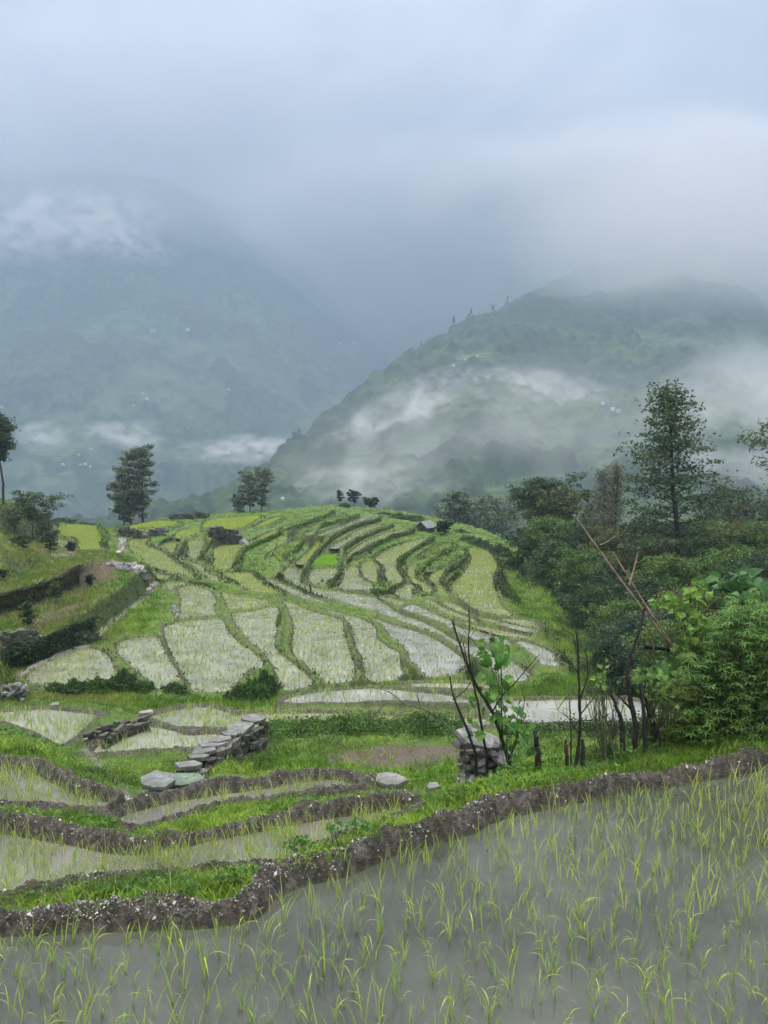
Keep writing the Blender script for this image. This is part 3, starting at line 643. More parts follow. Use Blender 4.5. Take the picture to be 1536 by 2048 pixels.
def add_rice(g, pts, z, tint, Yl):
    n = len(pts); mult = 4
    b = np.repeat(np.column_stack([pts, np.full(n, z - 0.02)]), mult, 0); m = len(b); b[:, :2] += rng.normal(0, 0.016, (m, 2))
    Yd = b[:, 1]; an = rng.uniform(0, 6.28, m); ln = rng.uniform(0.05, 0.55, m); lean = np.stack([np.cos(an) * ln, np.sin(an) * ln], -1)
    base = RICE_A * (1 - tint) + RICE_B * tint
    c = vary(m, base, 0.22)
    nr_ = Yd < 17
    if nr_.any():
        V, Fq = ribbons(b[nr_], rng.uniform(0.10, 0.24, nr_.sum()), 0.0034 + 0.0004 * Yd[nr_], lean[nr_], 4, np.where(rng.random(nr_.sum()) < .3, .5, .1))
        g.add(V, Fq, np.repeat(c[nr_], 10, 0))
    fr = ~nr_
    if fr.any():
        V, Fq = tris(b[fr], rng.uniform(0.12, 0.23, fr.sum()), 0.011 + 0.0002 * Yd[fr], lean[fr] * 0.8)
        g.add(V, Fq, np.repeat(c[fr], 3, 0))
add_rice(g, sp[300:], -2.4, 0.8, 5)
for k in names:
    z, kd, dens, tint, _ = P[k]
    if kd != 'w' or k == 'N1': continue
    p = PW[k]; lo = p.min(0); hi = p.max(0); n = int((hi - lo).prod() * dens * (5.0 if p[:, 1].mean() > 9 and p[:, 1].mean() < 20 else (9.0 if p[:, 1].mean() < 9 else (1.8 if p[:, 1].mean() < 52 else 1.35))))
    c = rng.uniform(lo, hi, (n, 2)); c = c[inside(p, c[:, 0], c[:, 1])]
    dn = fbm(c[:, 0] * .5, c[:, 1] * .5, 3, 5); c = c[rng.random(len(c)) < np.clip(0.3 + 1.5 * dn, 0, 1)]
    add_rice(g, c, z, tint, 0)
# bright nursery beds of seedlings
p = PW['G1']; c = rng.uniform(p.min(0), p.max(0), (26000, 2)); c = c[inside(p, c[:, 0], c[:, 1])]
lane = np.abs(((c[:, 0] - 0.35 * (c[:, 1] - 62)) * 0.62) % 1 - 0.5) < 0.42; c = c[lane]
b = np.column_stack([c, np.full(len(c), -8.88)]); V, Fq = tris(b, rng.uniform(.15, .26, len(b)), 0.03, rng.normal(0, .2, (len(b), 2)))
gn = Geo(); gn.add(V, Fq, np.repeat(vary(len(b), (0.27, 0.50, 0.05), .15), 3, 0))
link('rice_nursery', gn.mesh('rice_nursery', M_RICE), kind='stuff')
link('rice', g.mesh('rice', M_RICE), kind='stuff')
print('rice', g.n, round(time.time() - T0, 1))

# ------------------------------------------------------------------ grass and ground cover
def sample_uv(n, Y0, Y1, ulim=0.57):
    k_ = int(n * .12); u = np.concatenate([rng.uniform(-ulim, ulim, n), rng.uniform(.57, .95, k_) * rng.choice([-1, 1], k_)]); n = len(u); v = rng.uniform(math.log(Y0), math.log(Y1), n); y = np.exp(v); return u * y, y
PATCHES_NEAR = [(360,1775,230,26,-4,1.0),(90,1800,120,10,0,.5),(620,1715,60,35,-25,1),(760,1665,130,32,-22,1),(880,1610,60,25,-25,1),
 (980,1565,90,35,-12,1),(1130,1545,150,30,-8,1),(1330,1500,180,40,-8,1),(1500,1480,90,45,-10,1),(120,1640,160,16,5,.8),(430,1640,170,22,-10,.9),
 (650,1610,160,18,-3,.8),(60,1505,120,60,30,1),(200,1590,60,26,30,1),(300,1540,110,36,0,1),(610,1530,120,36,0,1),(840,1555,120,22,0,.8),(1050,1400,400,20,0,.6)]
def in_near(x, y, z):
    t = z / y; py = CY - F * (t * CP + SP) / (CP - t * SP); px = CX + F * (x / y) / (CP - t * SP); m = np.zeros(len(x))
    for cx, cy, rx, ry, ro, s_ in PATCHES_NEAR:
        a = RAD(ro); dx = px - cx; dy = py - cy
        xx = (dx * math.cos(a) + dy * math.sin(a)) / rx; yy = (-dx * math.sin(a) + dy * math.cos(a)) / ry
        m = np.maximum(m, s_ * sstep(1.1, 0.7, np.sqrt(xx * xx + yy * yy)))
    return m
GC1, GC2, GC3 = np.array([0.105, 0.22, 0.018]), np.array([0.19, 0.32, 0.030]), np.array([0.05, 0.11, 0.020])
g = Geo()
def grass(n, Y0, Y1, h, w_, k, segs, minE, use_patch=False, spread=0.03):
    x, y = sample_uv(n, Y0, Y1); e = gget(EDG, x, y); pm = gget(PADMASK, x, y); kd = gget(kind, x, y)
    z = gz(x, y); ok = (~pm | (kd == 'g') | ((kd == 's') & (fbm(x * 1.5, y * 1.5, 3, 13) > .35))) & (e > minE * rng.uniform(0.3, 1.4, len(x)))
    if use_patch:
        ok &= rng.random(len(x)) < np.maximum(in_near(x, y, z), np.where(y > 10, 0.45, 0.03))
    cc = gget(C, x, y); green = cc[:, 1] > cc[:, 0] * 1.15
    ok &= green | (rng.random(len(x)) < 0.25)
    x, y, z = x[ok], y[ok], z[ok]; m = len(x)
    b = np.repeat(np.stack([x, y, z - 0.01], -1), k, 0); M_ = len(b); b[:, :2] += rng.normal(0, spread, (M_, 2))
    t1 = fbm(x * .7, y * .7, 3, 71); t2 = fbm(x * 2.3, y * 2.3, 3, 81)
    bc = GC1 + (GC2 - GC1) * sstep(.4, .62, t1)[:, None]; bc = bc + (GC3 - bc) * (sstep(.5, .7, t2) * .8)[:, None]; ol = (sstep(255, 190, CX + F * x / y) * (y > 22) * sstep(.38, .55, t1 * .6 + t2 * .4))[:, None]; bc = bc + (np.array([.17, .17, .05]) - bc) * ol * .8; bc = bc + (GC3 * .75 - bc) * (sstep(.3, .9, gget(slope, x, y)) * .75 * (y > 14))[:, None]  # last mix: riser growth and its shade darken the blades on steep ground
    c = np.repeat(bc, k, 0) * (1 + rng.uniform(-.3, .3, (M_, 1))); dry = rng.random(M_) < 0.04; c[dry] = (0.28, 0.24, 0.10)
    an = rng.uniform(0, 6.28, M_); ln = rng.uniform(0.1, 0.9, M_); lean = np.stack([np.cos(an) * ln, np.sin(an) * ln], -1)
    hh = h * rng.uniform(0.5, 1.3, M_) * np.repeat((0.6 + 0.9 * t2) * np.where(y > 9.5, .22 + .78 * sstep(.2, 1.6, gget(EDG, x, y)), 1), k)
    if segs > 1:
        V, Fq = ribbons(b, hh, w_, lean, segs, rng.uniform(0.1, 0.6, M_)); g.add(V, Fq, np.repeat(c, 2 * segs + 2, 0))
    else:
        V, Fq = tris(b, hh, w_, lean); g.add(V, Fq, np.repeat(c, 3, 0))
grass(80000, 3.6, 9.5, 0.085, 0.006, 5, 4, 0.11, True)
grass(70000, 9.5, 24, 0.13, 0.012, 4, 2, 0.28, True, 0.05)
grass(190000, 22, 116, 0.17, 0.045, 3, 1, 0.30, False, 0.16)
# shaggy darker growth hanging on the terrace risers and bund sides
x, y = sample_uv(300000, 22, 112); e = gget(EDG, x, y); sl_ = gget(slope, x, y); front = (gget(BZ, x, y) - gget(Z0, x, y)) > -.01; m = ~gget(PADMASK, x, y) & ((e < np.where(y > 47, np.where(front, .7, .22), .16)) | (sl_ > .5)) & (rng.random(len(x)) < np.where(y > 47, np.where(front, .8, .4), .22))
x, y = x[m], y[m]; b = np.stack([x, y, gz(x, y) - .02], -1); b = np.repeat(b, 2, 0); b[:, :2] += rng.normal(0, .08, (len(b), 2)); an = rng.uniform(0, 6.28, len(b)); ln = rng.uniform(.2, .9, len(b))
V, Fq = tris(b, rng.uniform(.08, .24, len(b)) * np.where(b[:, 1] > 47, 1, .5) * (.6 + .8 * fbm(b[:, 0] * 1.2, b[:, 1] * 1.2, 2, 33)), .07, np.stack([np.cos(an) * ln, np.sin(an) * ln], -1))
tn_ = sstep(.35, .65, fbm(b[:, 0] * .9, b[:, 1] * .9, 3, 34))[:, None]
g.add(V, Fq, np.repeat((np.array([.020, .036, .013]) * (1 - tn_) + np.array([.058, .085, .024]) * tn_) * rng.uniform(.6, 1.3, (len(b), 1)), 3, 0))
link('grass', g.mesh('grass', M_GRASS), kind='stuff')
# broad-leaved weeds low among the grass
g = Geo(); x, y = sample_uv(90000, 3.6, 24); z = gz(x, y); m = (in_near(x, y, z) > rng.uniform(0.3, 1, len(x))) & ~gget(PADMASK, x, y) & (gget(EDG, x, y) > 0.2) & (fbm(x * 1.3, y * 1.3, 2, 91) > 0.5)
c3 = np.stack([x, y, z + rng.uniform(0.01, 0.07, len(x))], -1)[m]; V, Fq = leafq(c3, rng.uniform(0.008, 0.02, len(c3)) * (1 + c3[:, 1] / 14), 0.6, 0.5)
g.add(V, Fq, np.repeat(vary(len(c3), (0.07, 0.18, 0.03), .35), 4, 0)); link('weeds', g.mesh('weeds', M_LEAF), kind='stuff')
# pale slate chips pressed into the mud of the near bunds
g = Geo(); x, y = sample_uv(260000, 3.4, 14); e = gget(EDG, x, y); z = gz(x, y); m = (~gget(PADMASK, x, y)) & (e < 0.22) & (e > 0.02) & (rng.random(len(x)) < 0.40 + 0.6 * (fbm(x * 4, y * 4, 2, 95) > 0.52))
c3 = np.stack([x, y, z + 0.004], -1)[m]; n = len(c3); big = rng.random(n) < 0.10; s_ = np.where(big, rng.uniform(.010, .020, n), rng.uniform(.004, .009, n))
a = unit(rng.normal(size=(n, 3))); b_ = unit(np.cross(a, rng.normal(size=(n, 3)))); c_ = np.cross(a, b_)
oct_ = np.stack([a, b_ * .7, -a, -b_ * .7, c_ * .35, -c_ * .35], 1) * s_[:, None, None] * rng.uniform(.6, 1.3, (n, 6, 1)) + c3[:, None]
k = np.arange(n)[:, None] * 6; fs = [[0,1,4],[1,2,4],[2,3,4],[3,0,4],[1,0,5],[2,1,5],[3,2,5],[0,3,5]]
Ft = np.concatenate([k + np.array(f)[None] for f in fs]); sc_ = np.where(rng.random(n) < .30, 2.0, 0.5)[:, None] * np.array([[0.24, 0.235, 0.22]]) * rng.uniform(.4, 1.2, (n, 1))
g.add(oct_.reshape(-1, 3), Ft, np.repeat(np.clip(sc_, 0, .6), 6, 0)); link('gravel', g.mesh('gravel', M_STONE), kind='stuff')
print('grass', round(time.time() - T0, 1))

# ------------------------------------------------------------------ trees
def make_tree(h, prof, nbr, leaf, nleaf, col, seed, lean=(0, 0), base_r=None, h0=0.25, rise=0.35, clr=0.55, flat=0.3, trunk_col=(0.045, 0.038, 0.03), spread=1.0, layered=0.0, asp=0.5, vfl=0.55):
    """prof(t) gives crown radius / h at height share t. returns (trunk mesh, crown mesh), base at origin"""
    r = np.random.default_rng(seed); base_r = base_r or h * 0.014
    nseg = 14; t = np.linspace(0, 1, nseg)
    wx = np.cumsum(r.normal(0, 0.006, nseg)) * h; wy = np.cumsum(r.normal(0, 0.006, nseg)) * h
    T = np.stack([wx + lean[0] * h * t ** 1.2, wy + lean[1] * h * t ** 1.2, h * t], -1); T[0, :2] = 0
    gt = Geo(); R = base_r * (1 - t) ** 0.8 + base_r * 0.06; R[0] *= 1.35; V, Fq = tube(T, R, 8); gt.add(V, Fq, trunk_col)
    gc = Geo(); tips = []
    for i in range(nbr):
        tb = h0 + (0.985 - h0) * ((i + r.uniform(0, .8)) / nbr) ** 0.9
        if layered: tb = tb + layered * (round(tb * 9) / 9 - tb)
        L = prof(tb) * h * r.uniform(0.5, 1.2); az = i * 2.4 + r.uniform(-.5, .5)
        p0 = np.array([np.interp(tb, t, T[:, j]) for j in range(3)]); s = np.linspace(0, 1, 6)
        up = rise * r.uniform(0.6, 1.3)
        d = np.array([math.cos(az), math.sin(az)])
        bend = r.normal(0, .12)
        pts = np.stack([p0[0] + d[0] * L * s - d[1] * bend * L * s * s, p0[1] + d[1] * L * s + d[0] * bend * L * s * s, p0[2] + L * up * (s - 0.25 * s * s) + r.normal(0, .02, 6) * L * s], -1)
        br = max(base_r * (1 - tb) * 0.42, 0.012) * (1 - s * 0.85)
        V, Fq = tube(pts, br, 5); gt.add(V, Fq, trunk_col)
        k = max(2, int(5 * L / (h * 0.2)) + 1)
        for j in range(k + 2):
            q = r.uniform(0.3 if L > h * .1 else .0, 1.05); c = np.array([np.interp(q, s, pts[:, m]) for m in range(3)])
            off = np.clip(r.normal(0, 1, 3), -1.4, 1.4) * np.array([1, 1, 0.73 * vfl]) * L * 0.16 * spread
            e = c + off; tips.append(e)
            if r.random() < 0.6: V, Fq = tube(np.array([c, (c + e) / 2 + r.normal(0, .01, 3) * L, e]), np.array([br[3] * .6 + .004, br[4] * .5 + .004, .004]), 4); gt.add(V, Fq, trunk_col)
    tips = np.array(tips); n = nleaf; ci = r.integers(0, len(tips), n)
    cr = h * 0.030 * clr / 0.55
    cl_s = r.uniform(0.6, 1.5, len(tips))[ci][:, None]
    cen = tips[ci] + np.clip(r.normal(0, 1, (n, 3)), -1.5, 1.5) * np.array([1, 1, vfl]) * cr * cl_s
    tone = (0.75 + 0.5 * r.random(len(tips)))[ci][:, None]
    V, Fq = leafq(cen, leaf * r.uniform(0.6, 1.3, n), asp, flat, r); gc.add(V, Fq, np.repeat(vary(n, col, 0.5, r) * tone, 4, 0))
    return gt.mesh('trunk', M_BARK), gc.mesh('crown', M_LEAF)
def tree(px, py, Yd, top_py, prof, label, nbr=30, leaf=0.10, nleaf=6000, col=(.03, .06, .02), seed=1, sink=0.0, base_z=None, name='tree', group=None, cat='tree', lean_px=0, **kw):
    x, y, z = at_Y(px, py, Yd); x = float(x); zt = float(at_Y(px, top_py, Yd)[2])
    z0 = float(gz(x, y)) if base_z is None else base_z
    z0 = min(z0, float(z) + 0.3) - sink
    h = zt - z0; lean = (lean_px / F * Yd / h, 0)
    tm, cm = make_tree(h, prof, nbr, leaf, nleaf, col, seed, lean=lean, **kw)
    o = thing(name, (x, Yd, z0), label, cat, group, rotz=0); link('trunk', tm, o); link('crown', cm, o); return o
def prof_cone(w, a=0.2): return lambda t: w * np.interp(t, [0, a, a + .12, .55, .8, 1.0], [.3, .8, 1.0, .72, .42, .10])
def prof_round(w, a=0.3): return lambda t: w * math.sqrt(max(0.02, 1 - ((t - (1 + a) / 2 * 1.02) / ((1 - a) / 2 * 1.08)) ** 2))
def prof_flat(w): return lambda t: w * np.interp(t, [0, .5, .75, .92, 1], [.1, .4, .9, 1.0, .5])
DG, MG, PG, LG = (.040, .070, .034), (.034, .068, .022), (.050, .078, .040), (.06, .115, .03)
# the tall alder that stands against the mist
tree(1378, 1145, 45, 770, lambda t: 0.168 * np.interp(t, [0, .42, .50, .60, .66, .74, .80, .88, .94, 1], [.3, .7, 1.05, 1.1, .80, .85, .55, .50, .34, .10]),
     'tall dark conical tree with open tiers of branches, highest of the trees at the ravine', 76, 0.115, 11500, (.055, .100, .040), 7, base_z=-16.0, lean_px=-62, h0=0.40, rise=0.42, layered=0.0, clr=.42, spread=.8, vfl=.24, base_r=.26, name='alder_tree')
tree(6, 1036, 62, 828, prof_round(.17, .55), 'tall slim tree with bare trunk and round dark crown at the left hillside edge', 34, .11, 9000, DG, 12, h0=.55, lean_px=-14, clr=.6, name='tree')
tree(65, 1062, 58, 992, prof_flat(.55), 'small spreading pale green tree below the tall slim one on the left hillside', 22, .09, 3600, (.07, .12, .055), 13, h0=.45, clr=.7, sink=.1)
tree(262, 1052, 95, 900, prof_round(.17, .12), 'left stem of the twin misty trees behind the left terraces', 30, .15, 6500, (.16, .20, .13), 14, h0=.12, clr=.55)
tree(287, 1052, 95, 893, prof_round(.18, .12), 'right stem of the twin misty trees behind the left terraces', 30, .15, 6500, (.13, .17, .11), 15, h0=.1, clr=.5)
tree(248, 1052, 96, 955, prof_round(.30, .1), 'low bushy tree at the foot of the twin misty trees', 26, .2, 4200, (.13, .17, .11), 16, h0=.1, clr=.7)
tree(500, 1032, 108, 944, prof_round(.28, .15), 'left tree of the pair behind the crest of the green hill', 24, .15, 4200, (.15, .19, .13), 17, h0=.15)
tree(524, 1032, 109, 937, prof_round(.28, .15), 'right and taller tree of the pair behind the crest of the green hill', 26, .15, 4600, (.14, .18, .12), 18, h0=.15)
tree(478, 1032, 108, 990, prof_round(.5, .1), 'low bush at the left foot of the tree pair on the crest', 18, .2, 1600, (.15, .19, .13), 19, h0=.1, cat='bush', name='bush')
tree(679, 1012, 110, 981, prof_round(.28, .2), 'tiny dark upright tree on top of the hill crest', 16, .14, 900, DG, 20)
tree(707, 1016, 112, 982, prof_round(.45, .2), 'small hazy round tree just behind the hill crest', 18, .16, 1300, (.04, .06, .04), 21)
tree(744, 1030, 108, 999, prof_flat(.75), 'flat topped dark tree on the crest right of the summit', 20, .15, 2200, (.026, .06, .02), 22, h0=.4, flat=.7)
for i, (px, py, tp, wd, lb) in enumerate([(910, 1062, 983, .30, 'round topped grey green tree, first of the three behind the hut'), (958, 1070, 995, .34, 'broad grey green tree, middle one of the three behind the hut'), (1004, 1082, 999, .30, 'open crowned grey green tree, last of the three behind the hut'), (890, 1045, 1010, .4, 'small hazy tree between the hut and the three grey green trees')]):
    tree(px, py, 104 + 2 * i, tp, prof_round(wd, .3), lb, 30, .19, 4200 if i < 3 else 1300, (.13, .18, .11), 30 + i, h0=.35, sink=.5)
tree(886, 1064, 84, 1043, prof_round(.65, .1), 'dark round little tree right beside the small hut', 22, .12, 2600, (.018, .038, .018), 35, h0=.15)
tree(1085, 1100, 66, 965, prof_flat(.34), 'broad flat crowned dark tree at the near end of the ridge', 34, .13, 8500, (.045, .085, .032), 36, base_z=-10.5, h0=.5, flat=.6, clr=.6)
tree(1128, 1105, 63, 985, prof_round(.36, .35), 'round olive green tree right of the flat crowned tree', 34, .13, 8000, (.072, .105, .030), 37, base_z=-12, h0=.4)
tree(1058, 1110, 64, 1058, prof_round(.5, .1), 'low dark bush at the foot of the flat crowned tree', 18, .12, 3000, (.03, .06, .02), 38, cat='bush', name='bush')
tree(1205, 1150, 58, 938, prof_cone(.16, .3), 'thin pale feathery tree left of the tall conical tree', 44, .11, 5600, (.12, .13, .09), 39, base_z=-15, h0=.35, clr=.4, asp=.3)
tree(1240, 1150, 56, 923, prof_cone(.17, .3), 'thin pale feathery tree touching the tall conical tree', 46, .11, 6200, (.11, .12, .085), 40, base_z=-15, h0=.35, clr=.4, asp=.3)
tree(1462, 1100, 60, 980, prof_round(.28, .4), 'grey green tree right of the tall conical tree', 34, .13, 7000, (.055, .085, .045), 41, base_z=-14, h0=.5)
tree(1520, 1110, 56, 1005, prof_round(.33, .4), 'open grey tree at the right edge of the ravine wood', 34, .13, 7000, (.062, .085, .052), 42, base_z=-14, h0=.45)
# ravine wood: round crowns stacked down the slope, each a tree of its own
KIND = ['dark rounded tree', 'bushy bright green tree', 'dull olive green tree', 'blue green dense tree']
KC = [(.048, .094, .030), (.090, .170, .036), (.104, .126, .038), (.048, .094, .048)]
WOOD = [(1075,1125,62,60,0),(1120,1095,60,60,1),(1165,1110,57,60,3),(1120,1150,55,65,0),(1175,1165,50,65,1),(1225,1115,54,60,2),(1235,1190,45,70,3),(1185,1235,42,62,0),(1290,1105,52,60,0),
 (1300,1160,44,75,2),(1245,1265,37,65,1),(1300,1235,38,80,0),(1340,1110,50,60,3),(1345,1185,40,75,1),(1400,1095,52,60,1),(1410,1150,42,75,0),(1470,1110,48,65,2),(1470,1175,38,75,1),(1530,1110,46,65,1),
 (1535,1190,36,80,3),(1370,1260,32,85,2),(1450,1250,32,85,0),(1285,1310,31,80,3),(1220,1315,33,60,0),(1340,1330,27,85,1),(1420,1340,26,90,0),(1520,1290,27,90,2),(1090,1175,56,42,1),(1140,1200,49,45,0),(1600,1120,48,70,0),(1640,1220,34,90,1)]
protos = {}
for kd_ in range(4):
    for v in range(2):
        tm, cm = make_tree(6.0, prof_round(.44, .05), 46, .11, 11000, KC[kd_], 200 + kd_ * 7 + v, h0=.12, clr=.75, spread=1.3, rise=.3)
        protos[(kd_, v)] = (tm, cm)
WHERE = {0: 'beside the green slope', 1: 'under the pale feathery trees', 2: 'below the tall conical tree', 3: 'at the right edge'}
for i, (px, py, Yd, rpx, kd_) in enumerate(WOOD):
    x, y, z = [float(v) for v in at_Y(px, py, Yd)]; R_ = rpx / F * Yd; s_ = R_ / 2.65
    g_ = float(gz(x, y)); top = z + R_ * 0.95; h = 6.0 * s_
    tm, cm = protos[(kd_, i % 2)]
    wh = 'beside the green slope' if px < 1190 else ('below the feathery trees' if px < 1290 else ('behind the bamboo poles' if px < 1380 else ('behind the climber' if px < 1480 else 'at the right margin')))
    hgt = 'high' if py < 1130 else ('half way' if py < 1230 else 'low')
    o = thing('tree', (x, y, top - h), KIND[kd_] + ' ' + hgt + ' on the ravine side ' + wh, 'tree', 'trees of the ravine wood', rng.uniform(0, 6.28)); o.scale = (s_, s_, s_)
    link('trunk', tm, o); link('crown', cm, o)
    if top - h > g_ + .3:   # the trunk goes on down to the slope
        V, Fq = tube(np.array([[0, 0, (g_ - 1 - (top - h)) / s_], [.05, .02, (g_ - (top - h)) / s_ * .5], [0, 0, .1]]), np.array([.14, .11, .085]), 7); gg = Geo(); gg.add(V, Fq, (.045, .038, .03)); link('lower_trunk', gg.mesh('lower_trunk', M_BARK), o)
# scrub under and between them (a mass nobody could count)
g = Geo(); n = 60000; u = rng.uniform(.17, .62, n); v = rng.uniform(math.log(24), math.log(100), n); y = np.exp(v); x = u * y; z = gz(x, y)
ok = (z < -9.6 - 0.0 * y) & (~gget(PADMASK, x, y)) & (x > 9 + .16 * (y - 24) + 2.5 * (fbm(y * .2, y * .1, 2, 4) - .5)) & (u > .232)
c3 = np.stack([x, y, z], -1)[ok]; hb = (fbm(c3[:, 0] * .35, c3[:, 1] * .35, 3, 7) * 2.8) * np.clip((c3[:, 0] / c3[:, 1] - .23) * 14, .15, 1); c3[:, 2] += hb * rng.random(len(c3)) ** .4
V, Fq = leafq(c3, rng.uniform(.10, .22, len(c3)), .55, .2); g.add(V, Fq, np.repeat(vary(len(c3), (.030, .060, .022), .4), 4, 0)); link('undergrowth', g.mesh('undergrowth', M_LEAF), kind='stuff')
# ------------------------------------------------------------------ bushes on the risers
def bush_mesh(seed, n=2200, leaf=.05, col=(.028, .062, .018), name='foliage'):
    r = np.random.default_rng(seed); d = unit(r.normal(size=(n, 3))); d[:, 2] = np.abs(d[:, 2]); rad = r.random(n) ** .25
    lump = .5 + .85 * fbm(d[:, 0] * 3.5 + 9, d[:, 1] * 3 + d[:, 2] * 3.5 + 9, 2, seed)
    c = d * (rad * lump)[:, None] * np.array([1, 1, 1.0]); V, Fq = leafq(c, leaf * r.uniform(.6, 1.4, n), .6, .2, r)
    tone = .7 + .7 * fbm(c[:, 0] * 4 + 5, c[:, 2] * 4 + c[:, 1] * 2, 2, seed + 3)[:, None]
    g = Geo(); g.add(V, Fq, np.repeat(vary(n, col, .3, r) * tone, 4, 0)); return g.mesh(name, M_LEAF)
BM_ = [bush_mesh(300 + i, 2600, .085, c) for i, c in enumerate([(.060, .125, .028), (.045, .098, .026), (.085, .16, .034)])]
def bush(px, py, Yd, rx, rz, k, label, group=None, ry=None, sink=.08):
    """px,py = foot; rx, rz half width and height in photo pixels"""
    p = on_ground(px, py, Yd); s_ = 1 / F * Yd
    o = link('bush', BM_[k], None, (p[0], p[1], p[2] - sink), rng.uniform(-.5, .5), label, 'bush', group); o.scale = (rx * s_ * .92, (ry or rx) * s_ * .92, rz * s_ * .8); return o
BL = [(150,1392,25.2,34,34,1,'dark creeping bush under the left end of the leftmost front paddy'),(200,1392,25.4,36,40,0,'dark bush in the middle of the bank below the leftmost front paddy'),(250,1390,25.6,36,52,1,'dark tall bush at the right end of the bank below the leftmost front paddy'),
 (288,1396,25.6,26,34,0,'bush below the corner between the two leftmost front paddies'),(350,1398,25.7,34,26,1,'low bush under the second front paddy from the left'),(478,1408,25.4,34,38,1,'dark bush at the foot of the notch beside the biggest paddy'),(505,1410,25.6,40,60,0,'dark leafy bush in the middle of the notch beside the biggest paddy'),
 (532,1388,27.0,34,54,1,'upper dark bush in the notch beside the biggest paddy'),(110,1390,25.2,24,20,2,'small pale green bush left on the bank below the leftmost paddy'),
 (815,1185-2,0,0,0,0,None)]
for b_ in BL:
    if b_[6]: bush(*b_[:6], b_[6], 'bushes on the bank below the front paddies', ry=b_[3] * .8)
for b_ in [(125,1050,90,34,14,1,'long dark bush on the rim behind the upper left paddy'),(165,1050,92,26,10,0,'low bush on the rim right of the long dark one'),(795,1032,100,22,14,2,'pale round bush on the crest left of the hut'),(825,1034,100,26,14,0,'darker bush on the crest touching the hut'),
 (770,1024,104,18,10,0,'small bush on the crest just right of the summit'),(1000,1110,70,28,30,1,'dark bush behind the yellow green corner paddy'),(960,1095,76,30,22,1,'bush row along the upper edge of the corner paddy'),(935,1080,80,20,16,0,'small bush at the upper left tip of the corner paddy'),
 (1030,1130,64,26,30,0,'bush where the corner paddy meets the ravine wood'),(920,1062,88,22,12,2,'light bush on the slope right of the hut'),(1060,1150,58,26,36,1,'dark bush at the top of the open green slope'),(690,1020,108,14,9,1,'tiny dark bush on the very top of the hill'),(645,1160,54,6,12,1,'narrow dark bush left of the bright nursery beds'),
 (560,1158,54.5,10,22,1,'dark upright bush at the end of the long narrow paddy'),(1195,1375,28,34,34,0,'dark bush at the bottom of the open green slope'),(1115,1272,39,20,12,1,'bush at the tip of the thin terraces'),(940,1350,32.5,30,28,1,'dark bush at the tip of the widest silver paddy'),(1125,1330,33.5,22,20,1,'bush beside the lowest right paddy')]:
    bush(*b_[:6], b_[6])
# creeping hedge along the low wall behind the fallow plot
def creeper(name, pts, wpx, n, leaf, col, label, cat, off=0.0, th=.22):
    q = densify(pts, 40); x, y, z = at_Y(q[:, 0], q[:, 1], q[:, 2]); i = rng.integers(0, len(q), n)
    hh = wpx / F * y[i]; c = np.stack([x[i] + rng.normal(0, .03, n), y[i] + rng.normal(0, th, n), 0 * x[i]], -1)
    lump = .55 + .8 * fbm(c[:, 0] * 1.6, c[:, 0] * .5, 3, 6); t = rng.random(n) ** .5
    c[:, 2] = z[i] + hh * lump * t - .03; c[:, 1] += (t - .5) * .25
    V, Fq = leafq(c, leaf * rng.uniform(.5, 1.3, n), .65, .35); tone = .6 + .8 * fbm(c[:, 0] * 3, c[:, 2] * 9, 2, 9)[:, None]
    g = Geo(); g.add(V, Fq, np.repeat(vary(n, col, .3) * tone, 4, 0)); return link(name, g.mesh(name, M_LEAF), label=label, cat=cat)
creeper('hedge', [(530,1492,12.3),(600,1484,12.45),(700,1480,12.5),(820,1482,12.5),(930,1484,12.45)], 42, 30000, .024, (.06, .13, .024), 'low leafy creeper hedge between the brown plot and the long water strip', 'hedge')
creeper('hedge', [(1020,1492,12.2),(1100,1488,12.3),(1200,1484,12.4),(1330,1475,12.5)], 34, 15000, .024, (.035, .072, .02), 'dark leafy hedge under the bright strip of water on the right', 'hedge')

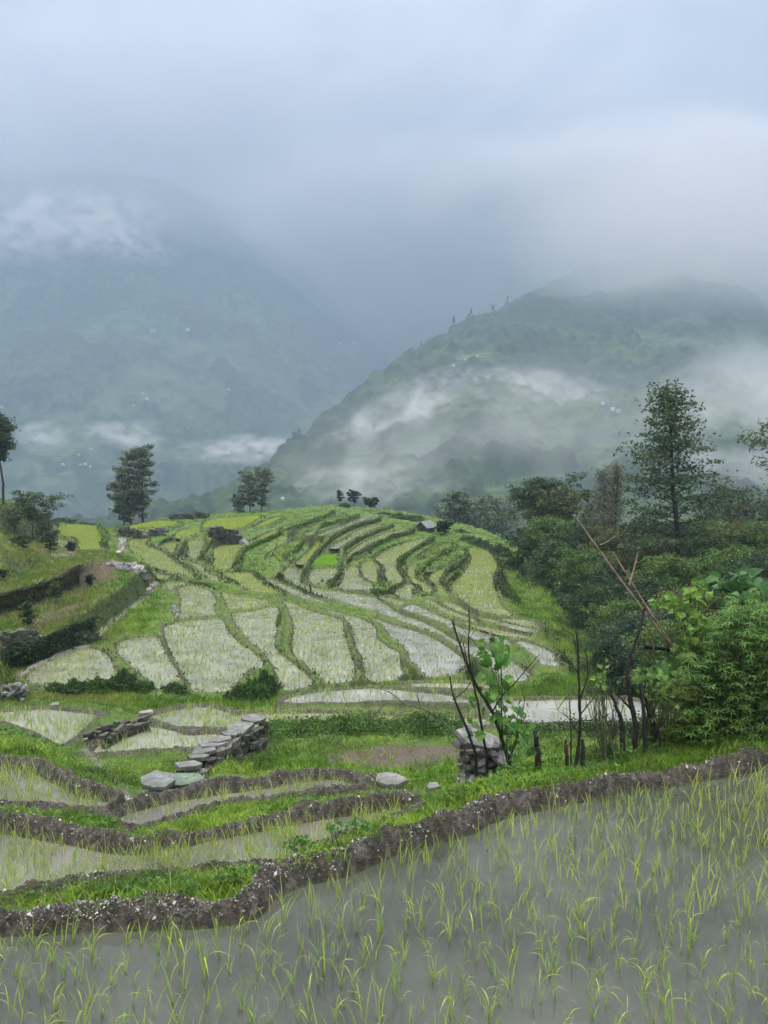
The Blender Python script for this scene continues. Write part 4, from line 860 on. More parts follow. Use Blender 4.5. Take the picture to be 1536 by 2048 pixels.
def depth_at(px, py):
    c = int(np.clip(np.searchsorted(us, (px - CX) / F), 0, NC - 1)); run = np.minimum.accumulate(PYg[:, c]); k = np.where((PYg[:, c] <= run + 1e-6) & (PYg[:, c] <= py))[0]
    return float(YY[k[0], c]) if len(k) else 100.0
BANKS = [([(470,1130),(486,1106),(517,1090),(556,1073),(593,1060),(634,1045),(671,1031)], 13, 'bank under the topmost green step left of the summit', 0),
 ([(572,1119),(598,1101),(608,1086),(634,1070),(645,1056),(686,1045),(720,1035)], 12, 'bank under the second green step left of the summit', 0),
 ([(613,1148),(624,1124),(647,1097),(673,1077),(694,1065),(736,1050),(762,1043)], 13, 'bank behind the bright nursery beds running to the summit', 1),
 ([(689,1103),(712,1087),(736,1074),(788,1056)], 11, 'bank between the two brown water strips', 1),
 ([(694,1129),(733,1103),(786,1079),(830,1066)], 15, 'long bank below the lower brown water strip', 1),
 ([(801,1152),(796,1127),(818,1110),(846,1094),(869,1084)], 14, 'bank right of the long yellow strip', 1),
 ([(834,1148),(856,1129),(880,1112),(902,1102)], 11, 'bank between the two small green steps', 0),
 ([(882,1168),(893,1149),(921,1132),(934,1111)], 14, 'bank left of the yellow green corner paddy', 1),
 ([(357,1112),(373,1088)], 12, 'round bank left of the small square paddy', 1), ([(399,1122),(412,1104),(423,1088)], 13, 'round bank right of the small square paddy', 1),
 ([(603,1168),(606,1148),(618,1136)], 9, 'bank left of the square paddy under the nursery', 1), ([(662,1172),(680,1150),(684,1132)], 11, 'bank right of the square paddy under the nursery', 1),
 ([(744,1186),(770,1188),(790,1180)], 11, 'bank between the long yellow strip and the silver ribbon', 1), ([(318,1094),(330,1084),(345,1082)], 10, 'bank at the head of the long curved paddy', 1),
 ([(212,1092),(206,1072),(196,1056)], 14, 'bank right of the upper left paddy', 0), ([(556,1250),(560,1228),(570,1214)], 5, 'low bank at the head of the fan paddies', 0)]
for pts, hpx, lb, dk_ in BANKS:
    q = [(px, py, depth_at(px, py)) for px, py in pts]; L_ = sum(math.hypot(a[0] - b[0], (a[1] - b[1]) * 2) for a, b in zip(q, q[1:]))
    creeper('bank_growth', q, hpx * .8, int(L_ * 30), .085, [(.11, .20, .036), (.075, .13, .034)][dk_], 'shaggy grass and herbs on the ' + lb, 'grassy bank', th=.16)
creeper('bank_growth', [(-20,1226,33.6),(0,1222,33.8),(60,1200,36),(110,1184,38.5),(160,1160,42.5)], 34, 12000, .06, (.062, .066, .026), 'brown and green herbs hanging down the tall bank of the left hillside', 'grassy bank', th=.2)
creeper('bank_growth', [(-20,1165,40),(20,1150,41.5),(50,1140,43.5)], 24, 5000, .07, (.045, .075, .024), 'dark herbs on the upper bank at the left margin', 'grassy bank', th=.25)
# ------------------------------------------------------------------ stones
def slab_geo(g, c, sx, sy, th, rz, tilt=(0, 0), col=(.2, .21, .21), seed=0, r=None):
    r = r or np.random.default_rng(seed); n = int(r.integers(5, 8)); an = np.sort(np.linspace(0, 6.28, n, endpoint=False) + r.uniform(-.3, .3, n)); rr = r.uniform(.72, 1.15, n)
    p = np.stack([np.cos(an) * rr * sx, np.sin(an) * rr * sy], -1)
    top = np.column_stack([p * .985, np.full(n, th / 2) + r.normal(0, th * .08, n)]); mid = np.column_stack([p, r.normal(0, th * .1, n)]); bot = np.column_stack([p * .97, np.full(n, -th / 2)])
    V = np.concatenate([top, mid, bot]); M = Matrix.Rotation(rz, 3, 'Z') @ Matrix.Rotation(tilt[0], 3, 'X') @ Matrix.Rotation(tilt[1], 3, 'Y'); V = V @ np.array(M).T + np.array(c)
    j = np.arange(n); k = (j + 1) % n
    Fq = [np.stack([j + n, k + n, k, j], -1), np.stack([j + 2 * n, k + 2 * n, k + n, j + n], -1)]
    tris_ = [np.concatenate([j])[None, :], (j[::-1] + 2 * n)[None, :]]
    g.add(V, Fq + tris_, np.array(col) * r.uniform(.85, 1.15)); return g
def stone_wall(name, path, th, hts, label, cat='stone wall', sl=.18, shh=.055, dens=1.0, seed=1, col=(.085, .085, .082), caps=None, capcol=(.145, .15, .15), cap_size=.26, zb=None, mossy=.15):
    """dry stone wall along world polyline path (n,2): courses of flat stones, one mesh, cap stones as parts"""
    r = np.random.default_rng(seed); path = np.asarray(path, float); q = densify(path, 30); seg = np.r_[0, np.cumsum(np.linalg.norm(np.diff(q, axis=0), axis=1))]; Lt = seg[-1]
    H = lambda s: np.interp(s / Lt, np.linspace(0, 1, len(hts)), hts)
    at = lambda s: np.array([np.interp(s, seg, q[:, 0]), np.interp(s, seg, q[:, 1])])
    g = Geo(); o0 = at(Lt / 2); zc = float(gz(*o0))
    z = 0.0; maxh = max(hts)
    while z < maxh:
        s = r.uniform(0, sl)
        while s < Lt:
            c = at(s); c2 = at(min(s + .05, Lt)); c1 = at(max(s - .05, 0)); d = (c2 - c1) / (np.linalg.norm(c2 - c1) + 1e-9); nrm = np.array([-d[1], d[0]])
            l = sl * r.uniform(.5, 1.6); hh = shh * r.uniform(.7, 1.6)
            if z < H(s):
                b = (float(gz(*c)) if zb is None else zb) - .05
                for side in (-1, 1):
                    pc = c + nrm * side * (th / 2 + r.normal(0, .018)); kk = r.random()
                    cc = np.array(col) * r.uniform(.45, 1.7) if kk > mossy else np.array([.045, .07, .03]) * r.uniform(.7, 1.4)
                    slab_geo(g, (pc[0] - o0[0], pc[1] - o0[1], b + z - zc + hh / 2), l * .55, sl * r.uniform(.3, .5), hh * 1.05, math.atan2(d[1], d[0]) + r.normal(0, .15), (r.normal(0, .08), r.normal(0, .08)), cc, r=r)
            s += l * .95
        z += shh * .92
    # rubble core
    o = thing(name, (o0[0], o0[1], zc), label, cat); link('stone_courses', g.mesh('stone_courses', M_STONE), o)
    for (s_, szx, szy, rz_, tl) in (caps or []):
        s = s_ * Lt; c = at(s); b = float(gz(*c)) if zb is None else zb; gg = Geo()
        slab_geo(gg, (0, 0, 0), szx, szy, .06, rz_, tl, capcol, r=r); link('cap_stone', gg.mesh('cap_stone', M_STONE), o, (c[0] - o0[0], c[1] - o0[1], b + H(s) - zc + .03))
    return o
wp = [at_z(px, py, -4.12) for px, py in [(378,1530),(408,1502),(440,1480),(476,1461),(512,1438)]]
stone_wall('stone_wall', [w_.tolist() for w_ in wp], .30, [.40, .42, .42, .45, .46], 'long dry stone wall topped with pale slabs beside the brown plot', seed=4, zb=-4.58, sl=.17, shh=.05,
   caps=[(.03,.20,.15,.4,(.05,.1)),(.16,.20,.13,.6,(0,.12)),(.27,.22,.14,.7,(.1,.0)),(.39,.23,.14,.6,(.0,.1)),(.50,.20,.13,.9,(.0,.05)),(.61,.12,.09,.2,(.15,.1)),(.72,.25,.19,.5,(.12,-.1)),(.93,.24,.14,.7,(.2,.12))])
def rock(px, py, Yd, wpx, dpx, th, label, col=(.22, .225, .22), tilt=(0, 0), rz=0.0, up=.02, name='flat_stone', seed=0, cat='stone', z=None, grp=None):
    p = on_ground(px, py, Yd); g = Geo(); s_ = Yd / F; slab_geo(g, (0, 0, 0), wpx * s_ / 2, dpx * s_ / 2, th, rz, tilt, col, seed)
    return link(name, g.mesh(name, M_STONE), None, (p[0], p[1], (p[2] + up) if z is None else z), 0, label, cat, grp)
rock(780, 1573, 8.0, 74, 70, .05, 'wide flat pale slab lying on the bund right of the water strip', (.16, .165, .16), seed=3, up=.05)
rock(890, 1582, 7.7, 46, 50, .04, 'small flat pale slab left of the slate cairn', seed=5, up=.04)
rock(865, 1574, 8.1, 36, 40, .04, 'small thin slab behind the one next to the cairn', seed=6, up=.03, col=(.17, .175, .17))
stone_wall('stone_pile', [[p_[0], p_[1]] for p_ in (on_ground(298, 1600, 8.9), on_ground(330, 1603, 8.9))], .28, [.24, .24], 'low dark stone block under a rounded grey slab', 'stone pile', sl=.14, shh=.045, seed=8, col=(.07, .07, .066), caps=[(.5, .25, .2, .1, (.12, .05))], capcol=(.15, .165, .17), mossy=.35)
stone_wall('stone_pile', [[p_[0], p_[1]] for p_ in (on_ground(352, 1590, 9.2), on_ground(378, 1590, 9.2))], .26, [.20, .20], 'low stone block under a mossy greenish slab', 'stone pile', sl=.14, shh=.045, seed=9, col=(.06, .065, .055), caps=[(.5, .26, .19, .2, (.1, -.05))], capcol=(.12, .175, .135), mossy=.5)
for i, (px, py, Yd, w_, d_, lb, cl) in enumerate([(228,1603,8.7,26,26,'small pinkish stone left of the rounded grey slab', (.30,.24,.22)),(252,1600,8.6,44,30,'pale grey stone lying between the bund and the dark stone block',(.24,.24,.24)),(248,1588,8.9,46,24,'long dark flat stone at the foot of the grassy enclosure',(.13,.14,.15)),(403,1578,9.6,30,30,'pinkish pale slab at the near foot of the long stone wall',(.32,.27,.25)),(425,1584,9.5,26,22,'small pale slab right of the pinkish slab at the wall foot',(.28,.25,.23)),(292,1440,13.2,30,30,'pale slab on top of the dark wall between the small paddies',(.25,.26,.26)),(185,1481,12.4,46,30,'pale flat stone at the corner of the upper left water',(.20,.21,.20)),(70,1490,10.6,30,26,'brown stone in the grass left of the enclosure',(.10,.08,.065)),(30,1372,24.5,40,50,'pale slab at the lower end of the stony footpath',(.27,.27,.26)),(70,1382,24.0,22,40,'small pale slab right of the footpath end',(.26,.26,.25)),(108,1412,16.6,30,24,'flat grey stone on the grass above the upper left water',(.16,.17,.155))]):
    rock(px, py, Yd, w_, d_, .05, lb, cl, seed=20 + i, rz=i * .7, tilt=(.06, .04), up=.04)
# slate cairn at the end of the near bund
def cairn():
    r = np.random.default_rng(77); x0, y0, z0 = -0, 0, 0
    x, y, z = [float(v) for v in at_Y(958, 1585, 6.55)]; gzv = float(gz(x, y)); o = thing('slate_cairn', (x, y, min(gzv, z)), 'cairn of stacked slates with two big pale slabs leaning on top', 'cairn')
    zt = float(at_Y(958, 1495, 6.5)[2]) - min(gzv, z); g = Geo(); zz = 0
    while zz < zt:
        for k in range(15):
            a = r.uniform(0, 6.28); rr = r.uniform(.05, .20) * (1 - .25 * zz / zt); th = r.uniform(.03, .07)
            slab_geo(g, (math.cos(a) * rr * 1.05, math.sin(a) * rr * .9, zz + th / 2), r.uniform(.035, .085), r.uniform(.03, .06), th * .7, a + 1.57 + r.normal(0, .4), (r.normal(0, .25), r.normal(0, .25)), np.array((.12, .12, .115)) * r.uniform(.35, 2.2), r=r)
        zz += .042
    link('stacked_slates', g.mesh('stacked_slates', M_STONE), o)
    for c, sx, sy, th, rz, tl, cl in [((-.02, -.04, zt + .07), .20, .11, .045, -.25, (.38, .42), (.24, .245, .25)), ((.20, -.08, zt - .09), .16, .11, .04, -.3, (.32, .30), (.21, .215, .22)), ((-.15, -.02, zt + .01), .10, .09, .05, .9, (.1, .3), (.16, .15, .15)), ((.12, .06, zt + .02), .14, .12, .045, .2, (.1, .35), (.2, .205, .21))]:
        gg = Geo(); slab_geo(gg, (0, 0, 0), sx, sy, th, rz, tl, cl, r=r); link('slab', gg.mesh('slab', M_STONE), o, c)
cairn()
# grey outcrop, big rock on the hill, rubble
def rubble(name, pts_px, n, size, label, cat, col, seed, asp=.6, piled=0):
    r = np.random.default_rng(seed); pts = np.array(pts_px, float); q = densify(pts, 20); x, y, z = at_Y(q[:, 0], q[:, 1], q[:, 2]); cx, cy = x.mean(), y.mean(); cz = float(gz(cx, cy)); g = Geo()
    w_ = q[:, 3] / F * y
    for i in range(n):
        k = r.integers(0, len(q)); px_ = x[k] + r.normal(0, .5) * w_[k]; py_ = y[k] + r.normal(0, .5) * w_[k] * 1.6; s = size * r.uniform(.5, 1.5)
        slab_geo(g, (px_ - cx, py_ - cy, float(gz(px_, py_)) - cz + r.uniform(0, piled) + s * .12), s, s * asp, s * r.uniform(.25, .6), r.uniform(0, 3), (r.normal(0, .3), r.normal(0, .3)), np.array(col) * r.uniform(.5, 1.4), r=r)
    return link(name, g.mesh(name, M_STONE), None, (cx, cy, cz), 0, label, cat)
rubble('rock_outcrop', [(235,1118,47,12),(262,1125,46,14),(278,1140,45,10)], 70, .34, 'bare grey sloping rock outcrop above the footpath bend', 'rock', (.21, .21, .225), 61)
rubble('rock_outcrop', [(300,1160,45.5,4),(304,1175,45,4),(292,1190,43,4)], 30, .20, 'grey broken rocks along the footpath where it turns uphill', 'rock', (.19, .19, .20), 62)
rubble('stone_heap', [(5,1398,17.2,14),(30,1402,17.0,14),(42,1412,16.6,10)], 110, .10, 'heap of loose grey stones at the left edge of the fields', 'stone heap', (.17, .17, .16), 63, piled=.30)
rubble('loose_rubble', [(345,1190,41,4),(352,1215,39,4),(352,1228,38.2,3)], 26, .16, 'small pale stones beside the gully left of the round paddy', 'stones', (.2, .2, .19), 64)
rubble('loose_rubble', [(240,1078,74,4),(248,1090,68,4),(240,1102,60,4)], 34, .3, 'pale stones in the gully below the upper left paddy', 'stones', (.22, .21, .20), 65)
rock(489, 1076, 72.5, 34, 40, .35, 'large tilted grey rock slab on the dark terrace wall', (.20, .20, .215), (.35, .5), .5, .25, 'boulder', 71, 'rock')
rock(474, 1080, 72.5, 26, 26, .9, 'dark rock under the tilted slab on the terrace wall', (.04, .042, .04), (.1, .1), .2, .3, 'boulder', 72, 'rock')
# old retaining walls of the left hillside and of the far terraces
def px_path(pts): return [[float(v) for v in at_Y(*p_)[:2]] for p_ in pts]
stone_wall('retaining_wall', px_path([(8,1334,27.9),(60,1324,28.6),(100,1312,29.6),(150,1294,31.0),(190,1278,32.6)]), .35, [.5, .62, .68, .6, .3], 'long mossy retaining wall of rough stones left of the front paddies', 'stone wall', sl=.30, shh=.11, seed=31, col=(.075, .078, .07), mossy=.45)
creeper('ivy', [(8,1330,27.5),(60,1324,28.1),(100,1312,29.1),(150,1294,30.6),(190,1278,32.2)], 46, 9000, .05, (.030, .060, .018), 'ivy and ferns hanging over the mossy retaining wall', 'creeper', th=.16)
stone_wall('retaining_wall', px_path([(238,1076,76),(262,1077,76.2),(295,1076,76.6),(330,1071,77.5)]), .5, [.8, .7, .6, .5], 'thin pale topped stone wall below the far yellow strip', 'stone wall', sl=.6, shh=.18, seed=32, col=(.09, .09, .085), mossy=.3)
stone_wall('retaining_wall', px_path([(340,1044,96),(370,1039,97),(400,1034,98),(415,1036,97)]), .5, [.4, .7, .9, .5], 'dark stone wall on the skyline left of the yellow terrace', 'stone wall', sl=.6, shh=.18, seed=33, col=(.06, .06, .055), mossy=.3)
stone_wall('retaining_wall', px_path([(424,1087,70.2),(445,1082,71.5),(470,1077,72.4)]), .5, [1.0, 1.1, 1.2], 'dark wall carrying the yellow terrace left of the tilted rock', 'stone wall', sl=.6, shh=.2, seed=34, col=(.035, .04, .033), mossy=.5)
stone_wall('field_wall', [p_.tolist() for p_ in (at_z(192,1494,-4.56), at_z(212,1476,-4.5), at_z(240,1462,-4.5), at_z(275,1450,-4.5), at_z(297,1447,-4.5))], .3, [.18, .24, .28, .26, .2], 'dark stone bank wall curving round the small upper paddy', 'stone wall', sl=.16, shh=.05, seed=35, col=(.06, .058, .05), mossy=.3)
print('trees+stones', round(time.time() - T0, 1))
# ------------------------------------------------------------------ hut, posts, farmhouses
def boxg(g, c, s, col, rz=0.0):
    x, y, z = s; V = np.array([[i, j, k] for k in (-.5, .5) for j in (-.5, .5) for i in (-.5, .5)]) * [x, y, z]; V = V @ np.array(Matrix.Rotation(rz, 3, 'Z')).T + np.array(c)
    g.add(V, np.array([[0,2,3,1],[4,5,7,6],[0,1,5,4],[1,3,7,5],[3,2,6,7],[2,0,4,6]]), col)
def gable(g, w, d, z0, hr, th, col, over=.2):
    hw = w / 2 + over; hd = d / 2 + over
    for s in (-1, 1):
        a = np.array([[0, -hd, z0 + hr], [s * hw, -hd, z0 - hr * over / (w / 2)], [s * hw, hd, z0 - hr * over / (w / 2)], [0, hd, z0 + hr]]); V = np.concatenate([a, a + [0, 0, th]])
        g.add(V, np.array([[0,1,2,3],[7,6,5,4],[0,4,5,1],[1,5,6,2],[2,6,7,3],[3,7,4,0]]), col)
M_PLAIN = mat_col('weathered_wall_and_sheet', .6, .35, 4.0, .25, .2, 20, .01)
x, y, z = [float(v) for v in at_Y(852, 1052, 86)]; z = float(gz(x, y)); hut = thing('field_hut', (x, y, z - .1), 'tiny slate roofed field hut on the rim of the terraced hill', 'hut', None, RAD(-38)); hut.scale = (.85, .85, .85)
g = Geo(); boxg(g, (0, 0, .45), (1.5, 1.9, .9), (.07, .065, .06))
g.add(np.array([[-.75, -.95, .9], [.75, -.95, .9], [0, -.95, 1.5], [-.75, .95, .9], [.75, .95, .9], [0, .95, 1.5]]), [np.array([[0, 1, 2], [5, 4, 3]])], (.06, .055, .05)); link('wall', g.mesh('wall', M_STONE), hut)
g = Geo(); gable(g, 1.5, 1.9, .9, .62, .06, (.17, .185, .18), .28); link('roof', g.mesh('roof', M_STONE), hut)
g = Geo(); boxg(g, (0, -.955, .40), (.45, .03, .72), (.015, .013, .012)); link('door', g.mesh('door', M_PLAIN), hut)
for i, (px, p0, p1, lb) in enumerate([(611.5, 1186, 1172, 'thin left post on the bund of the silver terrace'), (621, 1189, 1175, 'thick right post on the bund of the silver terrace')]):
    Yd = 48.6; x, y, z = [float(v) for v in at_Y(px, p0, Yd)]; z = float(gz(x, y)); h = (p0 - p1) / F * Yd + .15; g = Geo(); r_ = .035 + .03 * i
    V, Fq = tube(np.array([[0, 0, -.2], [.01, 0, h * .5], [-.04, 0, h * .9], [-.04, 0, h]]), np.array([r_, r_ * .95, r_ * .85, r_ * .6]), 7); g.add(V, Fq, (.03, .026, .022)); link('wooden_post', g.mesh('wooden_post', M_BARK), None, (x, y, z), 0, lb, 'post')
def house_mesh(s, wall, roof):
    g = Geo(); boxg(g, (0, 0, s * .3), (s, s * .6, s * .6), wall)
    hh = s * .3
    gable(g, s * .6, s, s * .6, hh, s * .03, roof, s * .06) if False else None
    a = s * .56; b = s * .36
    V = np.array([[-a, -b, s * .58], [a, -b, s * .58], [a, 0, s * .85], [-a, 0, s * .85], [-a, b, s * .58], [a, b, s * .58]]); V = np.concatenate([V, V + [0, 0, s * .04]])
    g.add(V, np.array([[0,1,2,3],[3,2,5,4],[9,8,7,6],[10,11,8,9],[0,6,7,1],[4,5,11,10]]), roof)
    for k in (-.25, .05, .3): boxg(g, (k * s, -s * .301, s * .3), (s * .12, s * .01, s * .2), (.05, .05, .06))
    return g.mesh('farmhouse', M_PLAIN)
HM = [house_mesh(8, (.36, .36, .35), (.34, .35, .36)), house_mesh(10, (.7, .68, .62), (.35, .45, .6)), house_mesh(7, (.75, .74, .70), (.36, .36, .36))]
def on_mountain(M, px, py):
    u, s, X, Y, z = M; j = int(np.argmin(np.abs(u - (px - CX) / F))); tn = z[:, j] / Y[:, j]; row = CY - F * (tn * CP + SP) / (CP - tn * SP)
    run = np.minimum.accumulate(row); vis = row <= run + 1e-6; k = np.where(vis & (row <= py))[0]
    k = k[0] if len(k) else int(np.argmin(np.abs(row - py))); return float(X[k, j]), float(Y[k, j]), float(z[k, j])
HS = [(LM,382,665,1,'white farmhouse, the highest lit one on the left mountain'),(LM,312,668,0,'long pale house left of the highest farmhouse on the left mountain'),(LM,291,790,2,'upper farmhouse of the three on the middle spur'),(LM,298,802,1,'lower farmhouse of the three on the middle spur'),(LM,272,816,0,'leftmost farmhouse of the three on the middle spur'),
 (LM,461,783,0,'lone farmhouse right of the middle spur of the left mountain'),(LM,162,934,0,'left house of the three in a row on the bright terraced spur'),(LM,172,935,1,'middle house of the three in a row on the bright terraced spur'),(LM,181,936,2,'right house of the three in a row on the bright terraced spur'),
 (LM,128,937,1,'blue roofed house left of the row on the terraced spur'),(LM,185,903,2,'single house above the row of three on the terraced spur'),(LM,161,913,2,'small house up left of the row of three'),(LM,710,691,0,'pale house high on the shoulder near the notch'),(LM,680,692,2,'smaller pale house left of the one near the notch'),(LM,10,822,0,'white house at the far left on the mountain'),
 (RM,953,716,0,'white house below the dark wooded ridge'),(RM,928,722,2,'smaller white house left of the one below the wooded ridge'),(RM,905,735,2,'lowest of the white houses below the wooded ridge'),(RM,1202,815,1,'house in the mist left of the tall conical tree'),(RM,1232,828,0,'long white house in the mist beside the tall conical tree'),
 (RM,1222,829,2,'small house touching the long white one in the mist'),(RM,1062,984,1,'blue roofed house on the valley slope above the flat crowned tree'),(RM,1138,983,0,'pale house on the valley slope left of the feathery trees'),(RM,565,1002,1,'blue roofed house just over the green crest')]
for i, (M, px, py, k, lb) in enumerate(HS):
    x, y, z = on_mountain(M, px, py); sc_ = y * (8.5 if 'long' in lb else 5) / F / 8
    o = link('farmhouse', HM[k], None, (x, y - 1, z + .5), (i * .37) % .6 - .3, lb, 'farmhouse'); o.scale = (sc_, sc_, sc_)
# trees on the wooded ridge line, small against the mist
tm, cm = make_tree(14, prof_round(.3, .25), 16, .9, 420, (.018, .03, .018), 410, h0=.3); 
tm2, cm2 = make_tree(16, prof_cone(.2, .2), 16, .8, 380, (.018, .03, .018), 411, h0=.25)
for i, px in enumerate([842,905,934,939,982,1011,588,592,600]):
    u, s, X, Y, z = RM; j = int(np.argmin(np.abs(u - (px - CX) / F))); tn = z[:, j] / Y[:, j]; k = int(np.argmax(tn))
    o = thing('ridge_tree', (X[k, j], Y[k, j], z[k, j] - 1.5), 'small dark tree standing on the skyline of the wooded ridge', 'tree', 'trees along the wooded ridge line', rng.uniform(0, 6)); a_, b_ = ((tm, cm), (tm2, cm2))[i % 2]
    s_ = rng.uniform(.25, .75) * (1 if px > 700 else .5); o.scale = (s_, s_, s_); link('trunk', a_, o); link('crown', b_, o)

# ------------------------------------------------------------------ saplings of the left hillside
for i, (px, py, tp, Yd, w_, cl, lb) in enumerate([(55,1278,1205,31.5,.22,(.05,.09,.02),'slim sapling with yellow tips on the lowest brown terrace'),(112,1208,1165,36.5,.3,(.07,.12,.02),'yellowish sapling against the dark middle bank'),(180,1180,1150,41.5,.3,(.022,.045,.02),'dark little tree beside the red soil patch'),
 (100,1110,1065,50,.3,(.022,.045,.02),'dark upright shrub tree left of the small pond'),(142,1112,1085,52,.35,(.025,.05,.02),'small dark tree right of the small pond'),(45,1100,1072,48,.6,(.025,.05,.02),'dark broad bush tree on the upper left terrace'),(28,1060,1020,56,.35,(.04,.06,.025),'brownish shrub tree under the tall slim tree'),
 (84,1068,1035,60,.3,(.04,.055,.03),'thin shrub right of the pale spreading tree'),(97,1052,1022,64,.3,(.04,.055,.03),'thin shrub tree at the rim right of the pale spreading tree'),(5,1170,1140,38,.5,(.03,.055,.02),'dark bush tree at the left margin above the dark bank')]):
    tree(px, py, Yd, tp, prof_round(w_, .2), lb, 16, .055, 1300, cl, 430 + i, h0=.25, name='sapling', clr=.9)

# ------------------------------------------------------------------ charred stems, stumps, bare shrubs behind the near bund
CH = (.018, .016, .015)
def stems(name, Yd, lines, label, cat, col=CH, twigs=0, seed=1, mat=None, leaves=None, part='stem', group=None, foot=None):
    """lines: [(radius_m at foot, [(px,py[,dY])...]), ...] traced stems; first point of line 0 is the foot"""
    r = np.random.default_rng(seed); mat = mat or M_CHAR
    f = lines[0][1][0]; x0, y0, z0 = [float(v) for v in at_Y(f[0], f[1], Yd)]; z0 = min(z0, float(gz(x0, y0)) + .02)
    o = thing(name, (x0, y0, z0 - .03), label, cat, group); org = np.array([x0, y0, z0 - .03])
    for rad, pts in lines:
        q = np.array([(p[0], p[1], p[2] if len(p) > 2 else 0) for p in pts], float); q = crom(q, 4, False) if len(q) > 2 else densify(q, 6)
        x, y, z = at_Y(q[:, 0], q[:, 1], Yd + q[:, 2]); P3 = np.stack([x, y, z], -1) - org
        if pts[0] is lines[0][1][0] or pts[0][1] > 1490: P3[0, 2] = min(P3[0, 2], 0.0) if pts[0] is lines[0][1][0] else min(P3[0, 2], float(gz(x[0], y[0])) - org[2])
        P3[1:-1] += r.normal(0, rad * .12, P3[1:-1].shape)
        n = len(P3); R_ = rad * np.linspace(1, .38, n) * r.uniform(.88, 1.12, n); R_ = R_ * (.6 if rad > .03 else 1); g = Geo(); V, Fq = tube(P3, R_, 8 if rad > .01 else 6); g.add(V, Fq, np.array(col) * r.uniform(.8, 1.3))
        for _ in range(twigs):
            k = int(r.integers(max(1, n // 4), n)); d = unit(np.array([r.normal(), r.normal() * .8, abs(r.normal()) * 1.2 + .3])); L_ = r.uniform(.04, .16); e1 = P3[k] + d * L_ * .5; e2 = P3[k] + d * L_ + r.normal(0, .015, 3)
            V, Fq = tube(np.array([P3[k], e1, e2]), np.array([.0022, .0017, .001]), 4); g.add(V, Fq, np.array(col) * 1.6)
        link(part, g.mesh(part, mat), o)
    return o, org
def leaf_shape(kind):
    """outline of one leaf in its own plane (x along, y across), unit length"""
    if kind == 'lobed': a = [(0,0),(.12,.22),(.02,.42),(.30,.38),(.42,.50),(.52,.30),(.78,.34),(.80,.14),(1,0),(.80,-.14),(.78,-.34),(.52,-.30),(.42,-.50),(.30,-.38),(.02,-.42),(.12,-.22)]
    elif kind == 'heart': a = [(0,0),(-.08,.18),(.02,.38),(.25,.46),(.55,.36),(.8,.18),(1,0),(.8,-.18),(.55,-.36),(.25,-.46),(.02,-.38),(-.08,-.18)]
    else: a = [(0,0),(.25,.09),(.6,.10),(1,0),(.6,-.10),(.25,-.09)]
    return np.array(a)
def leaves_at(g, C3, size, kind, col, r, face=(0, -.6, .6), jit=.7, hang=.3, amp=.25):
    sh = leaf_shape(kind); m = len(sh); n = len(C3); s_ = size * r.uniform(.6, 1.25, n)
    nrm = unit(np.array(face) + r.normal(0, jit, (n, 3))); a = r.normal(size=(n, 3)); a[:, 2] -= hang * 2; a = unit(a - (a * nrm).sum(-1, keepdims=True) * nrm); b = np.cross(nrm, a)
    P_ = C3[:, None] + (a[:, None] * sh[None, :, :1] + b[:, None] * sh[None, :, 1:] + nrm[:, None] * (-(sh[None, :, :1] ** 2) * .25 + np.abs(sh[None, :, 1:]) * .35)) * s_[:, None, None]
    ctr = C3[:, None] + (a[:, None] * .4 - nrm[:, None] * .04) * s_[:, None, None]
    V = np.concatenate([P_, ctr], 1).reshape(-1, 3); j = np.arange(m); k = (j + 1) % m
    Fq = (np.arange(n)[:, None, None] * (m + 1) + np.stack([np.full(m, m), j, k], -1)[None]).reshape(-1, 3); g.add(V, Fq, np.repeat(vary(n, col, amp, r), m + 1, 0))
def cloud_px(r, n, cx, cy, rx, ry, Yd, dY=.12):
    t = r.uniform(0, 6.28, n); q = np.sqrt(r.random(n)); x, y, z = at_Y(cx + np.cos(t) * q * rx, cy + np.sin(t) * q * ry, Yd + r.normal(0, dY, n)); return np.stack([x, y, z], -1)
# left burnt shrub overgrown by a broad leaved climber
sh, org = stems('burnt_shrub', 6.35, [(.019, [(1022,1540),(1005,1480),(985,1425),(955,1375),(935,1330),(925,1305),(905,1240)]),(.014,[(955,1520),(935,1460),(918,1420),(905,1385),(900,1352)]),(.013,[(975,1520),(965,1465),(955,1400),(945,1360),(938,1312)]),
  (.008,[(938,1315),(937,1280),(939,1245),(937,1220)]),(.009,[(1005,1480),(1003,1420),(1003,1360),(1000,1300)]),(.007,[(985,1425),(998,1400),(1015,1380),(1035,1360),(1060,1330),(1080,1308)]),(.006,[(905,1400),(925,1385),(943,1360),(945,1325)]),(.006,[(1000,1300),(995,1290),(985,1280),(980,1276)]),(.006,[(1020,1520),(1035,1470),(1045,1430),(1050,1395)]),(.005,[(935,1330),(930,1300),(927,1290)])],
  'burnt bare shrub of many thin black stems right behind the slate cairn', 'burnt shrub', twigs=9, seed=51)
rr = np.random.default_rng(52); vn_ = thing('climbing_vine', tuple(org + [0.02, -.03, 0]), 'broad leaved green climber growing up the left burnt shrub', 'vine'); o2 = org + np.array([.02, -.03, 0])
g = Geo()
for lst in ([(1010,1535),(1000,1480),(992,1420),(998,1360),(985,1300)],[(1015,1530),(1012,1450),(1000,1380),(985,1340),(960,1300),(930,1262)]):
    q = crom(np.array([(a, b, 0) for a, b in lst], float), 5, False); x, y, z = at_Y(q[:, 0], q[:, 1], 6.3 + 0 * q[:, 0]); V, Fq = tube(np.stack([x, y, z], -1) - o2, .004, 5); g.add(V, Fq, (.10, .16, .05))
link('stem', g.mesh('stem', M_LEAF), vn_)
